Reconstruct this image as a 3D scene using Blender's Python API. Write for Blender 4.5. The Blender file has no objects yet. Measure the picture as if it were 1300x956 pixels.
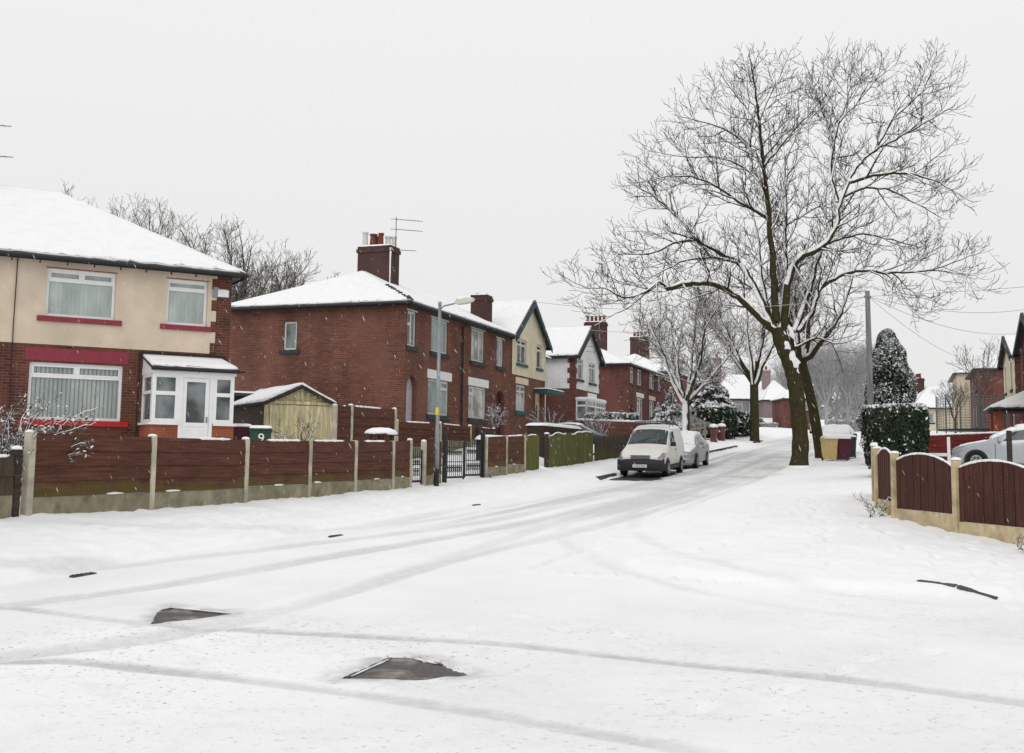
import bpy, math, random
import numpy as np
from mathutils import Vector, Matrix

R = math.radians
random.seed(11)
rng = np.random.default_rng(11)
scene = bpy.context.scene
COL = scene.collection

# ------------------------------------------------------------------ street frame: s runs up the street, t runs across it
UX, UY = math.sin(R(19.6)), math.cos(R(19.6))
def P2(s, t): return (s*UX + t*UY, s*UY - t*UX)
def sm(a, b, x): 
    k = np.clip((x-a)/(b-a), 0, 1); return k*k*(3-2*k)
ZR = ([-20, 6, 8, 15, 20, 25, 31, 37, 44, 50, 60, 80, 100, 150, 320], [0, 0, .02, .2, .35, .47, .64, .82, 1.12, 1.4, 1.9, 2.75, 3.6, 5.4, 9.5])
ZL = ([-20, 5, 12.7, 18, 22, 24.8, 31, 37, 44, 48.8, 60, 80, 100, 150, 320], [.45, .5, .66, .66, .71, .75, .95, 1.18, 1.44, 1.65, 2.2, 3.1, 4.0, 5.8, 9.8])
ZH = ([-20, 13, 27, 33, 38, 50, 53, 64, 80, 100, 150, 320], [1.1, 1.2, 1.35, 1.7, 2.3, 2.35, 2.6, 2.75, 3.3, 4.3, 6.0, 9.9])
ZF = ([-20, 7, 13, 17, 19, 24, 36, 45, 52, 60, 80, 100, 150, 320], [0, .02, .2, .36, .45, .74, 1.12, 1.42, 1.6, 2.05, 2.95, 3.8, 5.6, 9.6])
def kerb_left(s): return -9.85 + 0*s
def road_dist(s, t):
    """signed distance into the carriageway (positive = road), arrays or floats"""
    s = np.asarray(s, float); t = np.asarray(t, float)
    left = t + 9.85
    main = np.minimum(left, -4.5 - t)
    r = 3.5
    cs, ct = 13.3 + r, -4.5 + r
    cross = np.minimum(left, 13.3 - s)
    corner = np.hypot(s-cs, t-ct) - r
    inc = (s < cs) & (t < ct) & (s > 13.3) & (t > -4.5)
    d = np.maximum(main, cross)
    return np.where(inc, np.minimum(corner, left), d)
def G(s, t):
    s = np.asarray(s, float); t = np.asarray(t, float)
    zr = np.interp(s, *ZR); zl = np.interp(s, *ZL); zh = np.interp(s, *ZH); zf = np.interp(s, *ZF)
    k = sm(8, 14, s)
    zl2 = zl
    # lateral profile
    a = np.clip((t+18)/6, 0, 1)**1.8; left = zh + (zl2-zh)*a
    b = np.clip((t+12)/2.15, 0, 1); pav = zl2 + (zr+.1-zl2)*b
    c = np.clip((t+4.5)/3.9, 0, 1); zf = zf+.1*(1-k); rp = zr+.1 + (zf-zr-.1)*c
    gard = zf + .07*np.clip(t+.6, 0, 6)*sm(17, 24, s)
    z = np.where(t < -12, left, np.where(t < -9.85, pav, np.where(t < -4.5, zr+.1, np.where(t < -.6, rp, gard))))
    return z - .1*sm(-.12, .12, road_dist(s, t))
def gz(s, t): return float(G(s, t))
def W(s, t, dz=0.): 
    x, y = P2(s, t); return Vector((x, y, gz(s, t)+dz))
YAW_U = math.atan2(UY, UX)          # heading of the street
# ------------------------------------------------------------------ object helpers
def link(o, parent=None):
    COL.objects.link(o)
    if parent is not None: o.parent = parent
    return o
def meta(o, label=None, cat=None, group=None, kind=None):
    if label: o["label"] = label
    if cat: o["category"] = cat
    if group: o["group"] = group
    if kind: o["kind"] = kind
    return o
def thing(name, label, cat, loc=(0, 0, 0), rz=0., group=None):
    o = bpy.data.objects.new(name, None); o.empty_display_size = .2
    link(o); o.location = loc; o.rotation_euler = (0, 0, rz)
    return meta(o, label, cat, group)
def copy_tree(o, parent=None):
    c = o.copy(); COL.objects.link(c)
    if parent is not None: c.parent = parent
    for ch in list(o.children): copy_tree(ch, c)
    return c
class MB:
    def __init__(s): s.v = []; s.f = []; s.m = []
    def add(s, vs, fs, mi=0, T=None):
        n = len(s.v)
        s.v += [tuple(T @ Vector(v)) for v in vs] if T is not None else [tuple(v) for v in vs]
        s.f += [tuple(i+n for i in f) for f in fs]; s.m += [mi]*len(fs)
        return s
    def box(s, x0, x1, y0, y1, z0, z1, mi=0, T=None):
        vs = [(x0,y0,z0),(x1,y0,z0),(x1,y1,z0),(x0,y1,z0),(x0,y0,z1),(x1,y0,z1),(x1,y1,z1),(x0,y1,z1)]
        return s.add(vs, [(3,2,1,0),(4,5,6,7),(0,1,5,4),(1,2,6,5),(2,3,7,6),(3,0,4,7)], mi, T)
    def bev(s, x0, x1, y0, y1, z0, z1, b=.01, mi=0, T=None):
        """box with chamfered vertical and top edges"""
        vs = []; 
        def ring(i, z): return [(x0+b,y0+i,z),(x1-b,y0+i,z),(x1-i,y0+b,z),(x1-i,y1-b,z),(x1-b,y1-i,z),(x0+b,y1-i,z),(x0+i,y1-b,z),(x0+i,y0+b,z)]
        vs = ring(0, z0)+ring(0, z1-b)+[(min(max(x,x0+b*1.5),x1-b*1.5),min(max(y,y0+b*1.5),y1-b*1.5),z1) for x,y,z in ring(0,z1)]
        fs = []
        for k in range(2):
            for i in range(8):
                j = (i+1) % 8; fs.append((k*8+i,k*8+j,k*8+8+j,k*8+8+i))
        fs.append(tuple(range(16, 24))); fs.append(tuple(reversed(range(8))))
        return s.add(vs, fs, mi, T)
    def prism(s, poly, vec, mi=0, T=None):
        """poly: list of 3d points (planar), extruded by vec"""
        n = len(poly); vs = [tuple(p) for p in poly]+[tuple(Vector(p)+Vector(vec)) for p in poly]
        fs = [tuple(reversed(range(n))), tuple(range(n, 2*n))]+[(i,(i+1)%n,n+(i+1)%n,n+i) for i in range(n)]
        return s.add(vs, fs, mi, T)
    def tube(s, pts, rad, n=6, mi=0, T=None, cap=True):
        pts = [Vector(p) for p in pts]
        if not hasattr(rad, '__len__'): rad = [rad]*len(pts)
        vs = []; fs = []
        for i, p in enumerate(pts):
            t = (pts[min(i+1, len(pts)-1)]-pts[max(i-1, 0)]).normalized()
            ref = Vector((0, 0, 1)) if abs(t.z) < .9 else Vector((1, 0, 0))
            a = t.cross(ref).normalized(); b = t.cross(a).normalized()
            for k in range(n):
                an = 2*math.pi*k/n
                vs.append(tuple(p+(a*math.cos(an)+b*math.sin(an))*rad[i]))
        for i in range(len(pts)-1):
            for k in range(n):
                fs.append((i*n+k, i*n+(k+1) % n, (i+1)*n+(k+1) % n, (i+1)*n+k))
        if cap: fs += [tuple(reversed(range(n))), tuple(range((len(pts)-1)*n, len(pts)*n))]
        return s.add(vs, fs, mi, T)
    def lathe(s, prof, c=(0, 0, 0), n=14, mi=0, T=None):
        vs = []; fs = []
        for r, z in prof:
            for k in range(n):
                an = 2*math.pi*k/n; vs.append((c[0]+r*math.cos(an), c[1]+r*math.sin(an), c[2]+z))
        for i in range(len(prof)-1):
            for k in range(n): fs.append((i*n+k, i*n+(k+1) % n, (i+1)*n+(k+1) % n, (i+1)*n+k))
        fs += [tuple(reversed(range(n))), tuple(range((len(prof)-1)*n, len(prof)*n))]
        return s.add(vs, fs, mi, T)
    def build(s, name, mats, parent=None, smooth=False, loc=None, rz=None):
        me = bpy.data.meshes.new(name)
        me.from_pydata(s.v, [], s.f)
        for m in (mats if isinstance(mats, (list, tuple)) else [mats]): me.materials.append(m)
        me.polygons.foreach_set('material_index', s.m)
        if smooth: me.shade_smooth()
        me.update()
        o = bpy.data.objects.new(name, me); link(o, parent)
        if loc is not None: o.location = loc
        if rz is not None: o.rotation_euler = (0, 0, rz)
        return o
def np_mesh(name, v, f, mats, parent=None, mi=None, smooth=False):
    """v (n,3), f (m,k) uniform arrays"""
    me = bpy.data.meshes.new(name); v = np.asarray(v, np.float32); f = np.asarray(f, np.int32)
    me.vertices.add(len(v)); me.vertices.foreach_set('co', v.ravel())
    k = f.shape[1]; me.loops.add(f.size); me.loops.foreach_set('vertex_index', f.ravel())
    me.polygons.add(len(f)); me.polygons.foreach_set('loop_start', np.arange(len(f), dtype=np.int32)*k)
    for m in (mats if isinstance(mats, (list, tuple)) else [mats]): me.materials.append(m)
    if mi is not None: me.polygons.foreach_set('material_index', np.asarray(mi, np.int32))
    me.update(calc_edges=True)
    if smooth: me.shade_smooth()
    return link(bpy.data.objects.new(name, me), parent)
def frame(o, ang):
    """wall frame: u along the wall, d into the building, z up"""
    c, s_ = math.cos(ang), math.sin(ang)
    return Matrix(((c, -s_, 0, o[0]), (s_, c, 0, o[1]), (0, 0, 1, o[2] if len(o) > 2 else 0), (0, 0, 0, 1)))
# ------------------------------------------------------------------ materials
MATS = {}
class NT:
    def __init__(s, name):
        s.m = bpy.data.materials.new(name); s.m.use_nodes = True; s.t = s.m.node_tree; s.n = s.t.nodes
        s.b = s.n['Principled BSDF']
    def new(s, typ, **kw):
        nd = s.n.new(typ)
        for k, v in kw.items():
            if k.startswith('i_'):
                key = k[2:]; key = int(key) if key.isdigit() else key.replace('_', ' ')
                nd.inputs[key].default_value = v
            else: setattr(nd, k, v)
        return nd
    def l(s, a, b): s.t.links.new(a, b)
    def coord(s, out='Object'): return s.new('ShaderNodeTexCoord').outputs[out]
    def noise(s, scale, detail=3, vec=None, rough=.55, sc3=None):
        nd = s.new('ShaderNodeTexNoise'); nd.inputs['Scale'].default_value = scale; nd.inputs['Detail'].default_value = detail
        nd.inputs['Roughness'].default_value = rough
        vec = vec if vec is not None else s.coord()
        if sc3:
            mp = s.new('ShaderNodeMapping'); mp.inputs['Scale'].default_value = sc3; s.l(vec, mp.inputs['Vector']); vec = mp.outputs[0]
        s.l(vec, nd.inputs['Vector']); return nd.outputs['Fac']
    def ramp(s, fac, stops):
        r = s.new('ShaderNodeValToRGB'); e = r.color_ramp.elements
        while len(e) < len(stops): e.new(.5)
        for k, (p, c) in enumerate(stops):
            e[k].position = p; e[k].color = (*c, 1) if hasattr(c, '__len__') else (c, c, c, 1)
        s.l(fac, r.inputs['Fac']); return r.outputs['Color']
    def mix(s, fac, a, b, mode='MIX'):
        m = s.new('ShaderNodeMix', data_type='RGBA', blend_type=mode)
        for sock, val in ((m.inputs[0], fac), (m.inputs[6], a), (m.inputs[7], b)):
            if hasattr(val, 'is_linked') or isinstance(val, bpy.types.NodeSocket): s.l(val, sock)
            elif hasattr(val, '__len__'): sock.default_value = (*val, 1)
            elif sock.type == 'RGBA': sock.default_value = (val, val, val, 1)
            else: sock.default_value = val
        return m.outputs[2]
    def math(s, op, a, b=None, clamp=False):
        m = s.new('ShaderNodeMath', operation=op); m.use_clamp = clamp
        for sock, val in ((m.inputs[0], a), (m.inputs[1], b)):
            if val is None: continue
            if isinstance(val, bpy.types.NodeSocket): s.l(val, sock)
            else: sock.default_value = val
        return m.outputs[0]
    def up(s):
        g = s.new('ShaderNodeNewGeometry'); x = s.new('ShaderNodeSeparateXYZ'); s.l(g.outputs['Normal'], x.inputs[0]); return x.outputs['Z']
    def bump(s, h, strength=.3, dist=.02):
        b = s.new('ShaderNodeBump'); b.inputs['Strength'].default_value = strength; b.inputs['Distance'].default_value = dist
        s.l(h, b.inputs['Height']); s.l(b.outputs[0], s.b.inputs['Normal'])
    def col(s, c):
        if isinstance(c, bpy.types.NodeSocket): s.l(c, s.b.inputs['Base Color'])
        else: s.b.inputs['Base Color'].default_value = (*c, 1)
    def done(s, rough=.8, spec=.3, metal=0.):
        s.b.inputs['Roughness'].default_value = rough; s.b.inputs['Specular IOR Level'].default_value = spec
        s.b.inputs['Metallic'].default_value = metal
        MATS[s.m.name] = s.m; return s.m
SNOW = (.89, .893, .9)
def plain(name, c, rough=.6, spec=.35, metal=0., var=.12, scale=6., snow=None):
    """painted or plain surface with slight blotches; snow = up-normal threshold above which snow lies"""
    k = NT(name); f = k.noise(scale, 4)
    d = tuple(x*(1-var) for x in c); e = tuple(min(1, x*(1+var)) for x in c)
    co = k.ramp(f, [(.3, d), (.7, e)])
    if snow is not None:
        u = k.math('ADD', k.up(), k.math('MULTIPLY', k.math('SUBTRACT', k.noise(9, 3), .5), .6))
        co = k.mix(k.ramp(u, [(snow, 0.), (min(snow+.12, 1.), 1.)]), co, SNOW)
    k.col(co); k.bump(f, .1, .01); return k.done(rough, spec, metal)
def brick(name, c1, c2, mortar, haze_tint=0.):
    k = NT(name); tc = k.new('ShaderNodeTexCoord')
    cr = k.new('ShaderNodeVectorMath', operation='CROSS_PRODUCT'); cr.inputs[0].default_value = (0, 0, 1); k.l(tc.outputs['Normal'], cr.inputs[1])
    dt = k.new('ShaderNodeVectorMath', operation='DOT_PRODUCT'); k.l(cr.outputs[0], dt.inputs[0]); k.l(tc.outputs['Object'], dt.inputs[1])
    sp = k.new('ShaderNodeSeparateXYZ'); k.l(tc.outputs['Object'], sp.inputs[0])
    cb = k.new('ShaderNodeCombineXYZ'); k.l(dt.outputs['Value'], cb.inputs[0]); k.l(sp.outputs['Z'], cb.inputs[1])
    b = k.new('ShaderNodeTexBrick', offset=.5); k.l(cb.outputs[0], b.inputs['Vector'])
    for nm, v in (('Scale', 1.), ('Mortar Size', .007), ('Mortar Smooth', .2), ('Brick Width', .225), ('Row Height', .075), ('Bias', -.1)): b.inputs[nm].default_value = v
    b.inputs['Color1'].default_value = (*c1, 1); b.inputs['Color2'].default_value = (*c2, 1); b.inputs['Mortar'].default_value = (*mortar, 1)
    co = b.outputs['Color']
    st = k.noise(.9, 5); co = k.mix(k.ramp(st, [(.35, 0.), (.75, .55)]), co, tuple(x*.45 for x in c2))
    st2 = k.noise(.5, 5, sc3=(1.6, 1.6, .35)); co = k.mix(k.ramp(st2, [(.46, 0.), (.7, .5)]), co, tuple(min(1, x*1.15+.012) for x in c1))
    sp2 = k.noise(14, 2); co = k.mix(k.ramp(sp2, [(.6, 0.), (.75, .4)]), co, tuple(x*.5 for x in c2))
    ds = k.noise(30, 3); co = k.mix(k.ramp(ds, [(.66, 0.), (.8, .25)]), co, (.6, .6, .62))
    if haze_tint: co = k.mix(haze_tint, co, (.74, .74, .76))  # distance haze painted into the brick colour
    k.col(co); k.bump(b.outputs['Fac'], -.35, .01); return k.done(.9, .15)
def render_coat(name, c, haze_tint=0.):
    k = NT(name); a = k.noise(1.3, 6); b = k.noise(.6, 3, sc3=(1, 1, .25)); d = k.noise(26, 3)
    co = k.ramp(a, [(.25, tuple(x*.8 for x in c)), (.6, c), (.85, tuple(min(1, x*1.08) for x in c))])
    co = k.mix(k.ramp(b, [(.48, 0.), (.75, .4)]), co, tuple(x*.62 for x in c))
    co = k.mix(k.ramp(k.noise(4.5, 5), [(.66, 0.), (.74, .5)]), co, tuple(x*.55 for x in c))
    if haze_tint: co = k.mix(haze_tint, co, (.74, .74, .76))  # far walls: aerial haze blended into the coat colour
    k.col(co); k.bump(d, .25, .01); return k.done(.9, .12)
def glass(name, c, stripes=0., dark=None, rough=.08, haze_tint=0.):
    """window pane: blinds or a dim room behind a reflecting sheet"""
    k = NT(name); tc = k.new('ShaderNodeTexCoord')
    f = k.noise(2.2, 3, vec=tc.outputs['Object'], sc3=(1, 1, .35))
    co = k.ramp(f, [(.3, tuple(x*.72 for x in c)), (.7, tuple(min(1, x*1.2) for x in c))])
    if stripes:
        cr = k.new('ShaderNodeVectorMath', operation='CROSS_PRODUCT'); cr.inputs[0].default_value = (0, 0, 1); k.l(tc.outputs['Normal'], cr.inputs[1])
        dt = k.new('ShaderNodeVectorMath', operation='DOT_PRODUCT'); k.l(cr.outputs[0], dt.inputs[0]); k.l(tc.outputs['Object'], dt.inputs[1])
        sw = k.math('FRACT', k.math('MULTIPLY', dt.outputs['Value'], 1/.105))
        co = k.mix(k.math('MULTIPLY', k.ramp(sw, [(.0, 1.), (.16, .25), (.5, 0.), (.85, .2), (1., 1.)]), stripes), co, dark or tuple(x*.3 for x in c))
    elif dark:
        g = k.noise(1.1, 2, vec=tc.outputs['Object']); co = k.mix(k.ramp(g, [(.45, 0.), (.6, 1.)]), co, dark)
    if haze_tint: co = k.mix(haze_tint, co, (.7, .7, .72))  # haze in front of far panes is washed into their colour
    k.col(co); return k.done(rough, .55)
def snow_mat(name, patches=False):
    k = NT(name); a = k.noise(3., 5); f = k.noise(45., 3)
    co = k.ramp(a, [(.3, (.84, .848, .86)), (.6, SNOW)])
    if patches:
        at = k.new('ShaderNodeAttribute', attribute_name='edge'); nz = k.noise(3.2, 5, sc3=(1., 1., 6.), rough=.7)
        m = k.math('SUBTRACT', nz, k.math('ADD', k.math('MULTIPLY', at.outputs['Fac'], .75), .53))
        co = k.mix(k.ramp(m, [(0., 0.), (.02, .8)]), co, (.08, .08, .085))
    h = k.math('ADD', k.math('MULTIPLY', a, 2.), f)
    if not patches: k.col(co)
    if patches:
        sp = k.new('ShaderNodeSeparateXYZ'); k.l(k.coord(), sp.inputs[0])
        w = k.math('SINE', k.math('ADD', k.math('MULTIPLY', sp.outputs['Z'], 2*math.pi/.15), k.math('MULTIPLY', a, 5.))); h = k.math('ADD', h, k.math('MULTIPLY', w, .9))
        k.col(k.mix(k.math('MULTIPLY', k.ramp(w, [(.0, .0), (.9, 0.), (1., 1.)]), k.ramp(k.noise(1.1, 3), [(.4, 0.), (.7, .16)])), co, (.55, .56, .58)))
    k.bump(h, .35, .03); return k.done(.65, .2)
def bark(name, c, thr, soft=.25, plaster=0., haze_tint=0.):
    k = NT(name); f = k.noise(7, 5, sc3=(3, 3, .6)); 
    co = k.ramp(f, [(.3, tuple(x*.5 for x in c)), (.7, tuple(x*1.35 for x in c))])
    co = k.mix(k.ramp(k.noise(1.2, 3), [(.45, 0.), (.7, .6)]), co, (c[0]*.95, c[1]*1.1, c[2]*.6))
    u = k.math('ADD', k.up(), k.math('MULTIPLY', k.math('SUBTRACT', k.noise(5, 4), .5), .7))
    sn = k.ramp(u, [(thr, 0.), (min(1., thr+soft), 1.)])
    if plaster:
        g = k.new('ShaderNodeNewGeometry'); d = k.new('ShaderNodeVectorMath', operation='DOT_PRODUCT'); k.l(g.outputs['Normal'], d.inputs[0]); d.inputs[1].default_value = (-.62, -.72, .3)
        q = k.math('ADD', d.outputs['Value'], k.math('MULTIPLY', k.math('SUBTRACT', k.noise(2.2, 4), .5), 1.2))
        sn = k.mix(1., sn, k.ramp(q, [(1-plaster, 0.), (1.15-plaster, 1.)]), 'LIGHTEN')
    co = k.mix(sn, co, SNOW)
    if haze_tint: co = k.mix(haze_tint, co, (.56, .555, .575))  # haze tinted into bark and its snow, no mist in the scene
    k.col(co); k.bump(f, .6, .03); return k.done(.9, .1)
def leafy(name, c, haze_tint=0.):
    k = NT(name); f = k.noise(2.5, 3); co = k.ramp(f, [(.3, tuple(x*.55 for x in c)), (.7, tuple(x*1.4 for x in c))])
    if haze_tint: co = k.mix(haze_tint, co, (.7, .7, .72))  # far foliage: haze is part of the leaf colour
    k.col(co); return k.done(.7, .25)

def dirty(name, c):
    k = NT(name); sp = k.new('ShaderNodeSeparateXYZ'); k.l(k.coord(), sp.inputs[0]); n = k.noise(4, 5)
    g = k.math('SUBTRACT', k.math('ADD', sp.outputs['Z'], k.math('MULTIPLY', n, .7)), .35)
    co = k.mix(k.ramp(g, [(.15, .75), (.75, 0.)]), c, (.2, .17, .13)); co = k.mix(k.ramp(k.noise(30, 3), [(.55, 0.), (.8, .3)]), co, (.3, .27, .22))
    k.col(co); return k.done(.4, .45)
M = {}
M['snow'] = snow_mat('snow'); M['roof_snow'] = snow_mat('roof_snow', True)
M['brick9'] = brick('dark_red_brick', (.16, .056, .036), (.065, .03, .024), (.2, .13, .1))
M['brickT'] = brick('red_brick', (.2, .083, .058), (.1, .046, .037), (.25, .15, .115))
M['brickW'] = brick('brown_red_brick', (.18, .064, .052), (.085, .037, .032), (.18, .11, .1))
M['brickP'] = brick('orange_brick', (.36, .1, .05), (.27, .08, .045), (.26, .15, .11))
M['brickC'] = brick('sooty_brick', (.09, .045, .04), (.06, .035, .032), (.09, .07, .065))
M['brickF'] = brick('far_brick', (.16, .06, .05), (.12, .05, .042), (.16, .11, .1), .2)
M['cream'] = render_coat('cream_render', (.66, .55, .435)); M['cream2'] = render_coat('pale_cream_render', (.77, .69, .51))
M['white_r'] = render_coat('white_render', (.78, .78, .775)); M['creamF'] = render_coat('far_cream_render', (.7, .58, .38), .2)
M['pvc'] = plain('white_frame', (.8, .8, .8), .35, .5, var=.04); M['pvcw'] = plain('weathered_frame', (.62, .62, .6), .5, .4, var=.1)
M['magenta'] = plain('magenta_paint', (.235, .03, .05), .55, .35); M['redpaint'] = plain('red_paint', (.42, .012, .014), .45, .4)
M['sillgrey'] = plain('dark_slate_sill', (.035, .042, .045), .7, .3); M['sillteal'] = plain('teal_sill', (.03, .09, .1), .6, .3)
M['lintel'] = plain('white_lintel', (.78, .78, .77), .7, .3, var=.05); M['lintelc'] = plain('cream_lintel', (.72, .6, .42), .7, .3)
M['blind'] = glass('pale_blind_glass', (.40, .46, .43), .35, (.26, .31, .29)); M['blind2'] = glass('striped_blind_glass', (.36, .41, .39), .9, (.07, .085, .08))
M['dim'] = glass('dim_room_glass', (.2, .23, .23), 0., (.04, .05, .05)); M['dimgreen'] = glass('green_blind_glass', (.3, .37, .36), .25, (.14, .18, .18))
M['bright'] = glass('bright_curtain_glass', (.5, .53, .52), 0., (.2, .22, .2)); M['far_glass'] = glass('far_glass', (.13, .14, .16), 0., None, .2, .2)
M['slate'] = plain('slate_roof', (.05, .05, .055), .8, .3); M['gutter'] = plain('black_gutter', (.014, .014, .016), .5, .4)
M['soffit'] = plain('dark_soffit', (.03, .028, .026), .8, .2)
M['pot'] = plain('clay_pot', (.16, .05, .035), .8, .2, snow=.75); M['potpale'] = plain('pale_pot', (.6, .58, .55), .7, .2); M['metal'] = plain('grey_metal', (.2, .21, .22), .45, .5, .3)
M['galv'] = plain('galvanised_metal', (.24, .26, .28), .5, .5, .3, var=.18, scale=3); M['black'] = plain('black_paint', (.012, .012, .013), .45, .4); M['darkmetal'] = plain('dark_metal', (.03, .03, .032), .5, .5)
M['rubber'] = plain('rubber', (.012, .012, .012), .85, .2); M['concrete'] = None
def concrete(name, c, moss=.5):
    k = NT(name); a = k.noise(3, 6); co = k.ramp(a, [(.3, tuple(x*.6 for x in c)), (.7, tuple(x*1.2 for x in c))])
    co = k.mix(k.ramp(k.noise(1.4, 5, sc3=(1, 1, .4)), [(.42, 0.), (.72, moss)]), co, (.11, .115, .03))
    co = k.mix(k.ramp(k.noise(2.7, 4), [(.58, 0.), (.75, .6)]), co, tuple(x*.25 for x in c))
    k.col(co); k.bump(k.noise(40, 3), .3, .01); return k.done(.9, .15)
M['conc'] = concrete('mossy_concrete', (.30, .27, .19)); M['concpost'] = concrete('concrete_post', (.50, .46, .36), .35); M['concclean'] = concrete('clean_concrete', (.56, .46, .29), .05)
def timber(name, c, moss=.0, along=(1, 1, 14), grain=(.6, .6, 10)):
    k = NT(name); a = k.noise(2.2, 6, sc3=grain, rough=.65); b = k.noise(.8, 3)
    co = k.ramp(a, [(.28, tuple(x*.42 for x in c)), (.52, c), (.78, tuple(min(1, x*1.75) for x in c))])
    co = k.mix(k.ramp(b, [(.45, 0.), (.75, .5)]), co, tuple(x*.6 for x in c))
    if moss:
        sp = k.new('ShaderNodeSeparateXYZ'); k.l(k.coord(), sp.inputs[0])
        g = k.math('MULTIPLY', k.ramp(k.math('SUBTRACT', sp.outputs['Z'], k.math('MULTIPLY', k.noise(1.5, 4), .7)), [(.0, 1.), (.16, 0.)]), moss)
        co = k.mix(g, co, (.10, .095, .018))
    co = k.mix(k.ramp(k.noise(40, 2), [(.68, 0.), (.78, .35)]), co, (.6, .58, .58))
    k.col(co); k.bump(a, .4, .01); return k.done(.85, .2)
M['brownpanel'] = timber('brown_panel', (.1, .04, .026), .5); M['brownclean'] = timber('dark_brown_panel', (.074, .029, .021), 0., grain=(9, 9, .8))
M['greenwood'] = timber('mossy_green_board', (.11, .115, .03), 0., grain=(10, 10, .8)); M['picket'] = timber('weathered_picket', (.065, .052, .035), .3, grain=(10, 10, .8))
M['garagewood'] = timber('pale_mossy_board', (.6, .53, .32), .15, grain=(5, 5, .5)); M['darkwood'] = timber('dark_wood', (.05, .035, .028), 0.)
M['redwall'] = timber('red_fence', (.13, .02, .018), 0.)
M['bark'] = bark('tree_bark', (.05, .042, .022), .62); M['limb'] = bark('snowy_limb', (.04, .031, .02), .5, .2, .1)
M['twig'] = bark('twig_bark', (.04, .029, .022), .8, .25); M['barkW'] = bark('snow_plastered_bark', (.06, .05, .035), .4, .2, .45)
M['twigW'] = bark('snowy_twig', (.085, .066, .053), .45, .4); M['twigF'] = bark('far_twig', (.1, .082, .068), .5, .5, 0., .08); M['twigFF'] = bark('haze_tinted_twig', (.2, .19, .19), .6, .5, 0., .42)  # far twigs paled to carry painted haze
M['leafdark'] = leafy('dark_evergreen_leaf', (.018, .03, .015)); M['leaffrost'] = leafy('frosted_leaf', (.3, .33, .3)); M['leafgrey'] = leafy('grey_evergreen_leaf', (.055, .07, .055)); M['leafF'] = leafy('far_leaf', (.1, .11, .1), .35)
M['snowleaf'] = plain('snow_clump', (.84, .85, .87), .7, .2, var=.05)
M['carwhite'] = dirty('van_white', (.66, .65, .61)); M['carsilver'] = plain('silver_paint', (.29, .3, .31), .3, .6, .5, var=.06); M['carpale'] = plain('pale_silver_paint', (.4, .42, .44), .3, .6, .35, var=.05)
M['carblue'] = plain('dark_blue_paint', (.03, .05, .075), .3, .5); M['cargrey'] = plain('grey_paint', (.1, .1, .11), .35, .5); M['bumper'] = plain('black_bumper', (.016, .016, .018), .6, .35)
M['carglass'] = glass('car_glass', (.035, .05, .055), 0., (.015, .02, .022), .04); M['lamp'] = plain('headlamp_glass', (.22, .235, .235), .12, .8); M['orange'] = plain('orange_lens', (.6, .12, .02), .3, .5)
M['plate'] = plain('number_plate', (.72, .72, .68), .5, .3, var=.03); M['ink'] = plain('black_lettering', (.01, .01, .01), .6, .2); M['wheel'] = plain('wheel_trim', (.25, .25, .26), .4, .5, .4)
M['bingreen'] = plain('green_bin_plastic', (.018, .055, .03), .5, .4); M['binmaroon'] = plain('maroon_bin_plastic', (.085, .012, .026), .5, .4); M['bintan'] = plain('tan_bin_plastic', (.58, .42, .18), .55, .35); M['bindark'] = plain('dark_bin_plastic', (.03, .033, .038), .5, .4)
M['yellow'] = plain('yellow_sticker', (.7, .5, .03), .5, .4); M['lampglass'] = plain('lamp_cover', (.55, .52, .46), .35, .4); M['redtext'] = plain('red_numeral', (.4, .05, .03), .5, .3)
M['maroondoor'] = plain('maroon_door', (.06, .012, .018), .5, .35); M['greydoor'] = plain('grey_white_door', (.42, .4, .42), .5, .3)
M['teal'] = plain('dark_teal_barge', (.025, .075, .085), .6, .3); M['bargeblack'] = plain('black_barge', (.02, .02, .022), .6, .3); M['iron'] = plain('black_iron', (.01, .01, .011), .5, .4)
M['stone'] = concrete('kerb_stone', (.09, .085, .08), .1); M['manhole'] = None
M['nettingpole'] = plain('teal_pole', (.03, .1, .1), .5, .4); M['net'] = plain('black_net', (.2, .2, .21), .9, .1)
M['wire'] = plain('wire', (.42, .42, .42), .7, .2); M['signwhite'] = plain('white_plastic', (.75, .75, .74), .5, .3)
M['pole'] = timber('telegraph_pole_wood', (.2, .2, .2), 0., grain=(6, 6, .4)); M['yellowwood'] = plain('yellow_green_timber', (.26, .23, .13), .8, .2)
# ------------------------------------------------------------------ ground, road and pavement: one snow-covered height field cut along the kerbs
def fbm(x, y, scale, seed, octs=3):
    r = np.random.default_rng(seed); out = 0; amp = 1.; tot = 0
    for o in range(octs):
        g = r.random((257, 257)); g[256] = g[0]; g[:, 256] = g[:, 0]; u = x*scale*2**o; v = y*scale*2**o
        iu = np.floor(u).astype(int); iv = np.floor(v).astype(int); fu = u-iu; fv = v-iv
        fu = fu*fu*(3-2*fu); fv = fv*fv*(3-2*fv); iu %= 256; iv %= 256
        out = out + amp*((g[iu, iv]*(1-fu)+g[iu+1, iv]*fu)*(1-fv)+(g[iu, iv+1]*(1-fu)+g[iu+1, iv+1]*fu)*fv - .5)
        tot += amp; amp *= .5
    return out/tot
def polydist(x, y, pts):
    d = np.full(x.shape, 1e9)
    for (ax, ay), (bx, by) in zip(pts[:-1], pts[1:]):
        dx, dy = bx-ax, by-ay; L = dx*dx+dy*dy
        k = np.clip(((x-ax)*dx+(y-ay)*dy)/L, 0, 1)
        d = np.minimum(d, np.hypot(x-ax-k*dx, y-ay-k*dy))
    return d
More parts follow.
